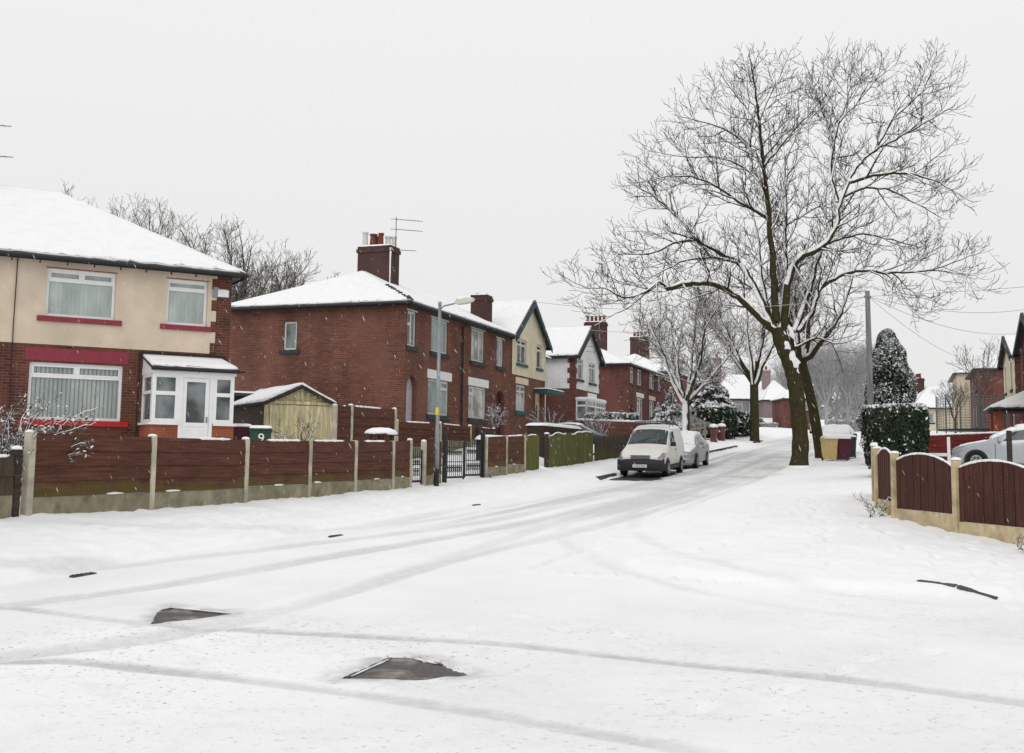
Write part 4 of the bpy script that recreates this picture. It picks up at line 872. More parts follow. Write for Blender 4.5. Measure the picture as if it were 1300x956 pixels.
# ------------------------------------------------------------------ fences
def snow_line(par, pts, w=.05, h=.05, name='snow_cap'):
    """lumpy line of snow lying along a top edge"""
    mb = MB(); out = []; P = [Vector(p) for p in pts]
    for a, b in zip(P, P[1:]):
        n = max(2, int((b-a).length/.09))
        for k in range(n): out.append(a.lerp(b, k/n))
    out.append(P[-1]); rad = [max(.012, (w+h)/4*(.75+.5*random.random())) for _ in out]; rad[0] = rad[-1] = .008
    mb.tube([p+Vector((0, 0, .006)) for p in out], rad, 8); return mb.build(name, M['snow'], par, smooth=True)
def cap_on(par, x, y, z, r=.07, h=.05):
    mb = MB(); mb.lathe([(r, -.004), (r*1.02, h*.4), (r*.7, h*.85), (.01, h)], (x, y, z), 8); return mb.build('snow_cap', M['snow'], par, smooth=True)
def panel_fence(name, label, posts, t, height, gravel, boards, matp, mat, matg, cat='fence', tops=None, post_w=.12, post_ht=None, snowy=.6, boards_v=False, rise=0., skip_posts=()):
    """posts: list of s. tops: optional z at each post"""
    r = thing(name, label, cat, W(posts[0], t), YAW_U); z00 = gz(posts[0], t)
    X = [s-posts[0] for s in posts]; Zb = [gz(s, t)-z00 for s in posts]
    Zt = [(zt-z00) for zt in tops] if tops else [z+height for z in Zb]
    for i, x in enumerate(X):
        if i in skip_posts: continue
        mb = MB(); h = Zt[i]+.03 if post_ht is None else Zb[i]+post_ht
        mb.bev(x-post_w/2, x+post_w/2, -.07, .06, Zb[i]-.4, h, .012); p = mb.build('post', matp, r)
        if random.random() < snowy: cap_on(p, x, -.005, h, .075, .035+.03*random.random())
    for i in range(len(X)-1):
        a, b = X[i]+post_w/2+.003, X[i+1]-post_w/2-.003
        zb = min(Zb[i], Zb[i+1]) ; g = gravel
        zl0, zl1 = Zb[i]+g, Zb[i+1]+g; zt0, zt1 = Zt[i]-.01, Zt[i+1]-.01
        zl = max(zl0, zl1)-.02
        if g > 0:
            mb = MB(); mb.box(a, b, -.04, .02, zb-.4, zl-.004); gb = mb.build('gravel_board', matg, r)
            for _ in range(random.choice((0, 1, 1, 2))):
                q = random.uniform(.05, .75); snow_line(gb, [(a+(b-a)*q, -.052, zl), (a+(b-a)*(q+.07), -.055, zl+.004), (a+(b-a)*(q+.15), -.052, zl)], .035, .03)
        m = MB(); n = boards
        if boards_v:
            nb = max(3, int((b-a)/.12)); 
            for k in range(nb):
                xa = a+(b-a)*k/nb; xb = a+(b-a)*(k+1)/nb-.006; q = (k+.5)/nb; top = zt0+(zt1-zt0)*q+rise*(math.sin(math.pi*q)**.8)
                top2 = zt0+(zt1-zt0)*(k+1)/nb+rise*(math.sin(math.pi*min(1, (k+1)/nb))**.8 if k+1 < nb else 0); top1 = zt0+(zt1-zt0)*k/nb+rise*(math.sin(math.pi*k/nb)**.8)
                m.prism([(xa, -.03+.008*(k % 2), zl), (xb, -.03+.008*(k % 2), zl), (xb, -.03+.008*(k % 2), top2), (xa, -.03+.008*(k % 2), top1)], (0, .025, 0))
        else:
            for k in range(n):
                q0 = k/n; q1 = (k+1)/n
                l0 = zl+(zt0-zl)*q0; l1 = zl+(zt1-zl)*q0; u0 = zl+(zt0-zl)*q1; u1 = zl+(zt1-zl)*q1; w = random.uniform(-.006, .006)
                m.prism([(a, -.055, l0+.002+w), (b, -.055, l1+.002), (b, -.032, u1+.025), (a, -.032, u0+.025+w)], (0, .024, 0))
            m.box(a, b, -.006, .02, zl, min(zt0, zt1)-.02)
        po = m.build('panel', mat, r)
        if random.random() < snowy and not boards_v:
            k0, k1 = sorted((random.uniform(0, .5), random.uniform(.6, 1)))
            snow_line(po, [(a+(b-a)*k0, -.02, zt0+(zt1-zt0)*k0+.02), (a+(b-a)*k1, -.02, zt0+(zt1-zt0)*k1+.02)])
        if boards_v and rise:
            pts = [(a+(b-a)*q/14, -.018, zt0+(zt1-zt0)*q/14+rise*(math.sin(math.pi*q/14)**.8 if 0 < q < 14 else 0)+.005) for q in range(15)]
            snow_line(po, pts, .055, .05)
    return r
random.seed(4)
panel_fence('panel_fence', 'mossy brown panel fence with concrete posts in front of the porch house', [12.78, 15.55, 18.37, 20.79, 22.88, 24.88, 25.91], -12, 1.17, .28, 4, M['concpost'], M['brownpanel'], M['conc'])
panel_fence('low_board_fence', 'low mossy concrete and board fence ending at the snowy shrub', [7., 9.7, 12.55], -12.02, .84, .32, 2, M['darkwood'], M['picket'], M['conc'], post_ht=.95)
panel_fence('fence_section', 'short brown fence piece between the little gate and the lamp post', [26.80, 28.0], -12, 1.12, .25, 4, M['concpost'], M['brownpanel'], M['conc'], skip_posts=(1,))
panel_fence('panel_fence', 'short brown panel fence between the black gates and the green boards', [31.4, 33.2, 35.0], -12, 1.2, .26, 4, M['concpost'], M['brownpanel'], M['conc'])
panel_fence('panel_fence', 'tall dark brown panel fence between the wooden garage and the red terrace', [27.35, 28.3, 31.2], -15, 1.8, .25, 5, M['concpost'], M['brownpanel'], M['conc'], tops=[2.93, 2.98, 3.0], snowy=1.)
panel_fence('panel_fence', 'brown panel fence across the terrace front garden behind the black gates', [31.34, 34.8, 37.6, 40.1], -15, 1.2, .2, 4, M['concpost'], M['brownpanel'], M['conc'], tops=[2.64, 2.68, 2.66, 2.63], snowy=1.)
def board_fence(name, label, s0, s1, t, h, mat, wid=.1, gap=.012, lean=.0, ragged=.02, rails=True, group=None):
    r = thing(name, label, 'fence', W(s0, t), YAW_U, group); z0 = gz(s0, t); mb = MB(); n = int((s1-s0)/(wid+gap)); tops = []
    for i in range(n):
        x = i*(wid+gap); zb = gz(s0+x, t)-z0; tp = zb+h+random.uniform(-ragged, ragged); l = random.uniform(-lean, lean)
        mb.prism([(x, -.02, zb-.2), (x+wid, -.02, zb-.2), (x+wid+l, -.02, tp), (x+l, -.02, tp)], (0, .018, 0)); tops.append((x+wid/2, -.01, tp))
    o = mb.build('board_panel', mat, r); rl = MB()
    for q in (.25, .75):
        rl.prism([(0, .0, h*q), (0, .05, h*q), (0, .05, h*q+.08), (0, .0, h*q+.08)], (n*(wid+gap), 0, gz(s1, t)-z0))
    rl.build('rail', mat, r)
    for s in np.arange(s0, s1, 2.): 
        p = MB(); p.box(s-s0-.04, s-s0+.04, .052, .13, gz(s, t)-z0-.3, gz(s, t)-z0+h*.95); p.build('post', M['darkwood'], r)
    return r, tops, o
r, tp, o = board_fence('board_fence', 'short mossy green board fence beside the gateway gap', 35.2, 36.75, -12, 1.2, M['greenwood']); snow_line(o, tp[1::3], .04, .04)
r, tp, o = board_fence('board_fence', 'long leaning green board fence with snow in its gaps', 37.75, 43.8, -12, 1.2, M['greenwood'], gap=.02, lean=.03, ragged=.05)
snow_line(o, tp[:20:3], .05, .04); snow_line(o, tp[24::3], .06, .05)
r, tp, o = board_fence('picket_fence', 'weathered grey-brown picket fence behind the white van', 44., 51.5, -12, 1.02, M['picket'], wid=.075, gap=.05, lean=.02, ragged=.05)
gp = thing('gate_post', 'lone dark post at the gap between green fences', 'post', W(37.55, -12), YAW_U); mb = MB(); mb.bev(-.09, .09, -.07, .07, -.3, 1.22, .015); mb.build('shaft', M['darkwood'], gp); cap_on(gp, 0, 0, 1.22, .1, .06)
# iron gates
def iron_gate(name, label, s0, s1, t, h, n, post=True, curl=True):
    r = thing(name, label, 'gate', W(s0, t), YAW_U); w = s1-s0; dz = gz(s1, t)-gz(s0, t)
    leaves = 2 if w > 2 else 1
    for l in range(leaves):
        a = w*l/leaves+.04; b = w*(l+1)/leaves-.02; mb = MB(); z = dz*(a/w)
        for zz in (.1, .55, h-.2): mb.box(a, b, -.012, .012, z+zz, z+zz+.025)
        for x in (a, b-.03): mb.box(x, x+.035, -.018, .018, z+.06, z+h)
        for i in range(1, n):
            x = a+(b-a)*i/n; top = h+.12*math.sin(math.pi*i/n)-.05; mb.box(x-.008, x+.008, -.008, .008, z+.1, z+top)
            if curl and i < n-1:
                c = Vector((x+(b-a)/n/2, 0, z+.36)); pts = [c+Vector((.06*math.cos(q)*(1-q/14), 0, .13*math.sin(q)*(1-q/14))) for q in np.linspace(0, 9, 16)]; mb.tube(pts, .008, 4)
                c.z = z+h-.34; pts = [c+Vector((.05*math.cos(q)*(1-q/14), 0, .08*math.sin(q)*(1-q/14))) for q in np.linspace(0, 9, 16)]; mb.tube(pts, .008, 4)
        mb.box(a, b, -.014, .014, z+.12, z+.16); mb.build('gate_leaf', M['iron'], r)
    if post:
        for x in (0., w+.06):
            p = MB(); z = dz*x/w; p.bev(x-.06, x+.06, -.06, .06, z-.3, z+h+.22, .02); p.build('gate_post', M['iron'], r)
    return r
iron_gate('iron_gates', 'pair of black scrolled iron driveway gates next to the lamp post', 28.25, 31.12, -12, 1.15, 9)
iron_gate('garden_gate', 'small black iron garden gate between brown fence posts', 25.99, 26.72, -12, .95, 5, post=False)
# snow-topped bird table behind the brown fence
bt = thing('bird_table', 'bird table roof with a thick cap of snow over the brown fence', 'bird table', W(24.95, -12.35), YAW_U)
mb = MB(); mb.box(-.04, .04, -.04, .04, -.2, 1.2); mb.build('post', M['darkwood'], bt)
mb = MB(); mb.box(-.26, .26, -.2, .2, 1.1, 1.13); mb.build('tray', M['darkwood'], bt)
mb = MB(); mb.prism([(-.4, -.3, 1.3), (0, -.3, 1.36), (.4, -.3, 1.3), (.4, -.3, 1.27), (-.4, -.3, 1.27)], (0, .6, 0)); [mb.box(x, x+.03, y, y+.03, 1.13, 1.28) for x in (-.24, .21) for y in (-.18, .15)]; ro = mb.build('roof', M['darkwood'], bt)
mb = MB(); mb.lathe([(.40, 1.29), (.42, 1.33), (.36, 1.40), (.22, 1.455), (.01, 1.47)], (0, 0, 0), 18); mb.build('snow_cap', M['snow'], ro, smooth=True)

# curved fence at the corner across the street
def corner_fence(pts):
    r = thing('curved_fence', 'dark brown wavy-topped panel fence with pale concrete posts at the corner garden', 'fence', (pts[2][0], pts[2][1], mz(*pts[2])), 0)
    inv = Matrix.Translation(-Vector(r.location)); H = 1.16
    for i, p in enumerate(pts):
        d = Vector(pts[min(i+1, len(pts)-1)])-Vector(pts[max(i-1, 0)]); T = inv @ frame((p[0], p[1], mz(*p)), math.atan2(d.y, d.x)); mb = MB(); mb.bev(-.06, .06, -.065, .065, -.4, H, .015, 0, T); o = mb.build('post', M['concclean'], r)
        q = T @ Vector((0, 0, H)); cap_on(o, q.x, q.y, q.z, .085, .045)
    for i in range(len(pts)-1):
        a, b = Vector(pts[i]), Vector(pts[i+1]); d = b-a; L = d.length; za, zb = mz(*a), mz(*b); T = inv @ frame((a.x, a.y, za), math.atan2(d.y, d.x)); sl = (zb-za)/L
        mb = MB()
        nb = 5
        for k in range(nb): x0 = .064+(L-.128)*k/nb; x1 = .064+(L-.128)*(k+1)/nb-.004; mb.prism([(x0, .03, -.4), (x1, .03, -.4), (x1, .03, .23+sl*L*.5), (x0, .03, .23+sl*L*.5)], (0, -.05, 0), 0, T)
        mb.build('gravel_board', M['concclean'], r)
        mb = MB(); n = 16; tops = []
        f = lambda q: H-.13+sl*L*q+.17*math.sin(math.pi*q)**.75
        for k in range(n):
            q0, q1 = k/n, (k+1)/n; x0 = .064+(L-.128)*q0; x1 = .064+(L-.128)*q1-.004; y = .008*(k % 2)
            mb.prism([(x0, y, .235+sl*L*.5), (x1, y, .235+sl*L*.5), (x1, y, f(q1)), (x0, y, f(q0))], (0, -.02, 0), 0, T)
        for k in range(n+1): tops.append(T @ Vector((.07+(L-.14)*k/n, -.002, f(k/n))))
        o = mb.build('panel', M['brownclean'], r); snow_line(o, tops, .04, .035)
    return r
corner_fence([(8.2, 13.7), (7.62, 15.7), (7.18, 17.74), (6.93, 19.86), (7.3, 21.9), (7.85, 23.75), (8.5, 25.7)])
# red fence and rails behind the driveway
def simple_fence(name, label, a, b, h, mat, boards=True, rail_snow=True, posts=4, cat='fence'):
    a = Vector(a); b = Vector(b); d = b-a; L = d.length; r = thing(name, label, cat, (a.x, a.y, mz(*a)), math.atan2(d.y, d.x)); dz = mz(*b)-mz(*a)
    mb = MB()
    if boards:
        n = 5
        for k in range(n): z = .08+(h-.08)*k/n; mb.prism([(0, -.02, z), (L, -.02, z+dz), (L, -.005, z+dz+h/n+.01), (0, -.005, z+h/n+.01)], (0, .02, 0))
    else:
        for z in (h*.35, h*.7, h-.08): mb.prism([(0, -.02, z), (L, -.02, z+dz), (L, -.02, z+dz+.09), (0, -.02, z+.09)], (0, .03, 0))
    o = mb.build('panel' if boards else 'rail', mat, r)
    for i in range(posts+1):
        p = MB(); x = L*i/posts; z = dz*i/posts; p.box(x-.05, x+.05, .02, .12, z-.3, z+h+.03); p.build('post', M['darkwood'] if boards else mat, r)
    if rail_snow: snow_line(o, [(0, .0, h+.02), (L*.5, .0, h+.02+dz*.5), (L, .0, h+dz+.02)], .07, .06)
    return r
simple_fence('garden_fence', 'dark red board fence with a line of snow behind the driveway', P2(41.6, -.3)[:2], P2(42.6, 9.), 1.15, M['redwall'])
simple_fence('rail_fence', 'grey post and rail fence with snowy rails behind the red board fence', P2(47., 0.), P2(48.5, 10.), 1.05, M['picket'], boards=False, posts=6)
dp = thing('gate_post', 'short grey post with snow on it standing before the pale silver car', 'post', W(33.9, 2.85), 0); mb = MB(); mb.bev(-.06, .06, -.06, .06, -.3, 1.22, .015); mb.build('shaft', M['darkwood'], dp); cap_on(dp, 0, 0, 1.22, .08, .05)
wp = thing('white_rail', 'white painted rail and post by the clipped hedge', 'rail', W(36.8, .62), YAW_U-math.pi/2); mb = MB(); mb.box(.0, .7, -.03, .03, .55, .65); mb.box(.7, .79, -.05, .05, -.2, 1.15); mb.build('rail', M['pvc'], wp)

# ------------------------------------------------------------------ lamp posts
def street_lamp(label, s, t, scale=1., rz=None):
    r = thing('street_lamp', label, 'street lamp', W(s, t), YAW_U-math.pi/2 if rz is None else rz); r.scale = (scale,)*3
    mb = MB(); mb.lathe([(.072, -.3), (.072, 0), (.07, .44), (.062, .45)], n=14); mb.build('base', M['black'], r, smooth=False)
    mb = MB(); mb.tube([(0, 0, .44), (0, 0, 1.5), (0, 0, 1.56), (0, 0, 4.86)], [.065, .064, .052, .042], 14); mb.lathe([(.046, 4.84), (.05, 4.86), (.05, 4.93), (.035, 4.95)]); mb.build('column', M['galv'], r, smooth=True)
    mb = MB(); mb.tube([(.04, 0, 4.76), (.12, 0, 4.83), (.3, 0, 4.86), (.5, 0, 4.90)], .022, 8); mb.build('arm', M['galv'], r)
    mb = MB(); 
    mb.prism([(.46, -.1, 4.87), (.98, -.08, 4.92), (.98, -.05, 5.0), (.46, -.06, 4.98)], (0, .0, 0)) if False else None
    vs = []
    for x, w, zb, zt in ((.45, .05, 4.88, 4.94), (.52, .1, 4.85, 4.98), (.8, .115, 4.88, 5.03), (.95, .08, 4.93, 5.03), (1.0, .03, 4.96, 5.0)):
        vs += [(x, -w, zb), (x, w, zb), (x, w*.7, zt), (x, -w*.7, zt)]
    fs = [(i*4+k, i*4+(k+1) % 4, i*4+4+(k+1) % 4, i*4+4+k) for i in range(4) for k in range(4)]+[(3, 2, 1, 0), (16, 17, 18, 19)]
    mb.add(vs, fs); la = mb.build('lantern', M['lampglass'], r)
    mb = MB(); mb.lathe([(.025, 0), (.025, .07), (.01, .08)], (.93, 0, 5.02), 8); mb.build('sensor', M['black'], la)
    mb = MB(); snow_blob(mb, blob_outline([(.5, -.075), (.92, -.07), (.92, .07), (.5, .075)], .01, 5), 4.99, .07); mb.build('snow_cap', M['snow'], la, smooth=True)
    return r
L1 = street_lamp('grey street lamp with a black foot and yellow sticker by the iron gates', 27.05, -11.72)
mb = MB(); mb.box(-.04, .04, -.056, -.03, 1.88, 2.08); mb.build('sticker', M['yellow'], L1)
l2 = copy_tree(L1); l2.location = W(110, -8.9); l2['label'] = 'distant snowy street lamp seen just beside the big tree trunk'
for c in list(l2.children):
    if c.name.startswith('sticker'): bpy.data.objects.remove(c)
l3 = copy_tree(l2); l3.location = W(133, -3.4); l3['label'] = 'hazy thin street lamp between the leaning trunk and the far woods'
# telegraph pole and wires
tp_ = thing('telegraph_pole', 'tall grey wooden telegraph pole rising behind the clipped hedge', 'telegraph pole', W(42.1, -1.06), 0)
mb = MB(); mb.tube([(0, 0, -.3), (0, 0, 4), (-.02, 0, 6.55)], [.13, .108, .085], 12); mb.build('pole', M['pole'], tp_, smooth=True)
mb = MB(); [mb.lathe([(.025, 0), (.035, .04), (.02, .09)], (.11*math.cos(a), .11*math.sin(a), 6.3), 6) for a in (.5, 2.6, 4.4)]; mb.lathe([(.10, 6.28), (.10, 6.31)], n=10); mb.build('insulator_ring', M['pole'], tp_)
top = Vector(tp_.location)+Vector((0, 0, 6.35))
def wire(label, a, b, sag): 
    mb = MB(); a = Vector(a); b = Vector(b); pts = [a.lerp(b, k/24)-Vector((0, 0, sag*4*(k/24)*(1-k/24))) for k in range(25)]
    o = mb_o = MB().tube([p-a for p in pts], .011, 4).build('telephone_wire', M['wire'], None, loc=a); meta(o, label, 'wire', 'telephone wires over the street')
for lab, b, sg in (('telephone wire sloping from the pole down to the yellow cream gabled house', W(66, 6.1, 6.), .5), ('telephone wire sloping from the pole to the dark gabled house at the edge', W(56, 6., 6.6), .4),
                   ('telephone wire sloping from the pole to the plain dark red brick house', W(88, 5.6, 5.4), .6), ('telephone wire crossing from the pole to the pale cream gabled house', W(53, -18., 7.), .5), ('telephone wire crossing from the pole to the white gabled house', W(64, -18., 6.6), .6),
                   ('long telephone wire passing high above the driveway to beyond the frame', (40, 30, 11), .8)):
    wire(lab, top, b, sg)

# ------------------------------------------------------------------ the wooden garage, bins, trampoline
gx, gy = -8.5, 38.; gb = gz(gx*UX+gy*UY, gx*UY-gy*UX)
gar = thing('wooden_garage', 'old pale mossy wooden garage with a snowy gable roof', 'garage', (gx, gy, 1.6), R(29.8))
mb = MB(); Wg = 2.45
for i in range(14): x = i*Wg/14; mb.box(x, x+Wg/14-.006, -.0-.012*(i % 2), .03, -.3, 1.75)
mb.prism([(0, 0, 1.78), (Wg, 0, 1.78), (Wg/2, 0, 2.38)], (0, .03, 0)); mb.box(-.04, .12, -.035, .06, -.3, 1.8); mb.box(Wg-.12, Wg+.04, -.035, .06, -.3, 1.8); mb.box(-.06, Wg+.06, -.06, .0, 1.72, 1.82)
for k in range(7):   # sunburst battens in the gable
    an = math.pi*(k+.5)/7; L = .5 if 1 < k < 5 else .55; c = Vector((Wg/2, -.012, 1.86)); e = c+Vector((math.cos(an)*L*1.3, 0, math.sin(an)*L*.62)); mb.tube([c, e], .018, 4)
mb.build('front', M['garagewood'], gar)
mb = MB(); mb.box(0, .04, .06, 4.6, -.3, 1.8); mb.box(Wg-.04, Wg, .06, 4.6, -.3, 1.8); mb.box(0.04, Wg-.04, 4.56, 4.6, -.3, 1.8); mb.build('wall', M['darkwood'], gar)
dr = MB(); dr.box(.16, Wg-.16, -.045, -.036, -.25, 1.68)
for x in (.16, Wg/2, Wg-.16): dr.box(x-.03, x+.03, -.06, -.045, -.25, 1.68)
dr.build('door', M['garagewood'], gar)
roof(gar, [((-.16, 4.7, 1.76), (-.16, -.16, 1.76), (Wg/2, -.16, 2.42), (Wg/2, 4.7, 2.42)), ((Wg+.16, -.16, 1.76), (Wg+.16, 4.7, 1.76), (Wg/2, 4.7, 2.42), (Wg/2, -.16, 2.42))], .075)
mb = MB(); mb.prism([(-.17, -.2, 1.7), (Wg/2, -.2, 2.36), (Wg+.17, -.2, 1.7), (Wg+.17, -.2, 1.61), (Wg/2, -.2, 2.27), (-.17, -.2, 1.61)], (0, .03, 0)); mb.build('barge_board', M['darkwood'], gar)
sh = thing('flat_shed', 'flat snowy shed roof peeping between porch and garage', 'shed', (-10.6, 41.5, 1.6), R(29.8)); mb = MB(); mb.box(0, 2.6, 0, 3, -.3, 2.15); mb.build('wall', M['darkwood'], sh); mb = MB(); mb.box(-.15, 2.75, -.15, 3.15, 2.15, 2.27); rf = mb.build('roof', M['slate'], sh); mb = MB(); snow_blob(mb, blob_outline([(-.15, -.15), (2.75, -.15), (2.75, 3.15), (-.15, 3.15)], .02, 8), 2.26, .1); mb.build('snow_cap', M['snow'], rf, smooth=True)
def wheelie_bin(label, loc, rz, mat, number=None, group=None, snow=.08):
    r = thing('wheelie_bin', label, 'wheelie bin', loc, rz, group)
    mb = MB(); a = [(-.235, -.28, 0.05), (.235, -.28, .05), (.235, .2, .05), (-.235, .2, .05)]; b = [(-.285, -.33, .94), (.285, -.33, .94), (.285, .3, .94), (-.285, .3, .94)]
    mb.add(a+b, [(3, 2, 1, 0), (4, 5, 6, 7), (0, 1, 5, 4), (1, 2, 6, 5), (2, 3, 7, 6), (3, 0, 4, 7)]); mb.bev(-.3, .3, -.345, .315, .89, .95, .012); mb.box(-.2, .2, -.318, -.30, .25, .6); mb.build('body', mat, r)
    mb = MB(); mb.prism([(-.3, -.37, .955), (-.3, .33, .955), (-.3, .31, 1.03), (-.3, -.1, 1.06), (-.3, -.36, .995)], (.6, 0, 0)); mb.tube([(-.2, .33, .98), (-.2, .41, .98), (.2, .41, .98), (.2, .33, .98)], .016, 6); li = mb.build('lid', mat, r)
    if snow: mb = MB(); snow_blob(mb, blob_outline([(-.3, -.36), (.3, -.36), (.3, .32), (-.3, .32)], .015, 7), 1.0, snow); mb.build('snow_cap', M['snow'], li, smooth=True)
    for x in (-.25, .2): mb = MB(); mb.tube([(x, .22, .1), (x+.05, .22, .1)], .1, 14); mb.build('wheel', M['rubber'], r)
    if number: text_mesh('number', number, .36, M['signwhite'], r, mv(.02, -.336, .72) @ RX(R(87)))
    return r
wheelie_bin('green wheelie bin with a white number 9 behind the fence', (-6.78, 29.8, gz(25.8, -16.4)-.02), R(12), M['bingreen'], '9')
wheelie_bin('maroon wheelie bin beside the green one near the white porch', (-7.45, 30.2, gz(26, -17)), R(18), M['binmaroon'])
wheelie_bin('tan wheelie bin on the pavement beyond the big tree', (14.48, 50., gz(51.9, -3.2)), R(4), M['bintan'], snow=.14)
wheelie_bin('maroon wheelie bin standing against the tan one', (15.12, 50.05, gz(52., -2.6)), R(-3), M['binmaroon'], snow=.14)
wheelie_bin('dark grey wheelie bin half hidden past the maroon one', (16.12, 52.2, gz(54.4, -2.4)), R(-20), M['bindark'], snow=.1)
tr = thing('trampoline', 'netted garden trampoline with teal poles in front of the low cream house', 'trampoline', W(66, 3.6), 0)
mb = MB(); mb.lathe([(1.75, .72), (1.8, .78), (1.75, .82), (.01, .8)], n=24); mb.build('mat', M['black'], tr)
for k in range(6):
    an = math.pi*2*(k+.4)/6; mb = MB(); mb.tube([(1.8*math.cos(an), 1.8*math.sin(an), -.2), (1.8*math.cos(an), 1.8*math.sin(an), 2.7)], .03, 6); mb.build('pole', M['nettingpole'], tr)
mb = MB()
for k in range(48):
    an = math.pi*2*k/48; mb.tube([(1.74*math.cos(an), 1.74*math.sin(an), .8), (1.74*math.cos(an), 1.74*math.sin(an), 2.6)], .012, 3, cap=False)
for z in np.linspace(.95, 2.6, 12): mb.tube([(1.74*math.cos(math.pi*2*k/24), 1.74*math.sin(math.pi*2*k/24), z) for k in range(25)], .012, 3, cap=False)
mb.build('net', M['net'], tr)
# odds and ends in the terrace gardens
lw = thing('low_wall', 'low dark brick garden wall with snow on top beside the drive of the white house', 'wall', W(59.3, -17.2), YAW_U-math.pi/2)
mb = MB(); dz = gz(59.3, -12.4)-gz(59.3, -17.2)
mb.prism([(0, -.1, -.4), (4.8, -.1, -.4+dz), (4.8, -.1, 1.0+dz*.35), (0, -.1, 1.0)], (0, .2, 0)); o = mb.build('wall', M['brickW'], lw); snow_line(o, [(0, 0, 1.03), (4.8, 0, 1.03+dz*.35)], .2, .1)
sk = thing('garden_trough', 'long dark planting trough heaped with snow behind the green fence', 'trough', W(40.2, -13.3), YAW_U); mb = MB(); mb.bev(0, 5.2, -.35, .35, -.2, 1.15, .04); o = mb.build('trough', M['darkwood'], sk); mb = MB(); snow_blob(mb, blob_outline([(-.03, -.37), (5.23, -.37), (5.23, .37), (-.03, .37)], .04, 12), 1.14, .14); mb.build('snow_cap', M['snow'], o, smooth=True)
gl = thing('garden_bench', 'slatted bench buried in snow behind the short brown panel fence', 'bench', W(34.9, -13.2), YAW_U); mb = MB(); [mb.box(0, 2.2, .0+.1*k, .08+.1*k, .75, .79) for k in range(5)]; [mb.box(0, 2.2, .5, .53, .85+.13*k, .94+.13*k) for k in range(3)]; [mb.box(x, x+.07, .02, .5, -.2, .75) for x in (.1, 2.0)]; [mb.box(x, x+.07, .46, .53, .75, 1.25) for x in (.1, 2.0)]; o = mb.build('bench', M['darkwood'], gl); mb = MB(); snow_blob(mb, blob_outline([(0, 0), (2.2, 0), (2.2, .55), (0, .55)], .03, 8), .79, .17); mb.build('snow_cap', M['snow'], o, smooth=True)
for i, (s, lab) in enumerate(((72.2, 'brick gate pier with a round cap of snow nearer the white van'), (75.5, 'brick gate pier with a round cap of snow next to the wooden rails'))):
    g_ = thing('gate_pier', lab, 'gate pier', W(s, -11.6), YAW_U); mb = MB(); mb.box(-.2, .2, -.2, .2, -.3, .9); mb.box(-.24, .24, -.24, .24, .9, .96); mb.build('shaft', M['brickW'], g_); mb = MB(); mb.lathe([(.26, .95), (.3, 1.02), (.24, 1.14), (.04, 1.2)], n=14); mb.build('snow_cap', M['snow'], g_, smooth=True)
simple_fence('rail_fence', 'yellowish wooden post and rail fence before the grey people carrier', P2(66., -12.), P2(71.6, -12.), 1.25, M['yellowwood'], boards=False, posts=3, rail_snow=False)
simple_fence('rail_fence', 'low yellowish rails between the gate pier and the round hedge', P2(76., -11.8), P2(79, -11.8), 1.0, M['yellowwood'], boards=False, posts=3, rail_snow=True)
# ------------------------------------------------------------------ vehicles
VAN = [(0, .30, .60, .70, .60, .66, .56), (.06, .25, .70, .80, .78, .79, .66), (.25, .22, .80, .89, .83, .835, .70), (.55, .22, .90, .985, .85, .85, .73), (.95, .22, .98, 1.07, .86, .86, .75), (1.12, .22, 1.02, 1.12, .86, .86, .75), (1.30, .22, 1.04, 1.29, .86, .86, .72),
       (1.85, .22, 1.08, 1.71, .86, .86, .67), (2.0, .22, 1.09, 1.78, .86, .86, .68), (2.3, .22, 1.09, 1.81, .86, .86, .70), (3.3, .22, 1.09, 1.83, .86, .86, .71), (3.95, .25, 1.08, 1.80, .85, .85, .70), (4.05, .3, 1.04, 1.74, .83, .83, .68), (4.1, .36, 1., 1.64, .8, .8, .64)]
HATCH = [(0, .32, .52, .60, .56, .62, .5), (.06, .24, .61, .69, .74, .75, .6), (.22, .2, .69, .77, .81, .815, .66), (.55, .19, .78, .86, .84, .845, .69), (.95, .19, .86, .94, .865, .865, .71), (1.15, .19, .89, .99, .87, .87, .71), (1.35, .19, .91, 1.12, .87, .87, .67),
         (1.95, .19, .93, 1.39, .87, .87, .57), (2.2, .19, .94, 1.44, .87, .87, .58), (2.6, .19, .95, 1.45, .87, .87, .59), (3.2, .2, .96, 1.41, .87, .87, .57), (3.65, .22, .96, 1.28, .86, .86, .56), (3.9, .26, .94, 1.06, .84, .845, .6), (4.02, .3, .88, .95, .8, .82, .62), (4.1, .36, .8, .86, .74, .77, .6)]
MPV = [(0, .32, .56, .66, .58, .64, .5), (.06, .26, .66, .76, .76, .77, .6), (.22, .22, .76, .84, .82, .83, .66), (.6, .21, .88, .97, .86, .865, .7), (.95, .21, .95, 1.06, .88, .88, .72), (1.2, .21, .98, 1.2, .88, .88, .68), (1.9, .21, 1.02, 1.58, .88, .88, .6), (2.2, .21, 1.03, 1.65, .88, .88, .62), (3.4, .21, 1.05, 1.66, .88, .88, .62), (4.1, .24, 1.05, 1.58, .87, .87, .6), (4.35, .28, 1.02, 1.3, .85, .85, .6), (4.45, .34, .95, 1.02, .8, .82, .6)]
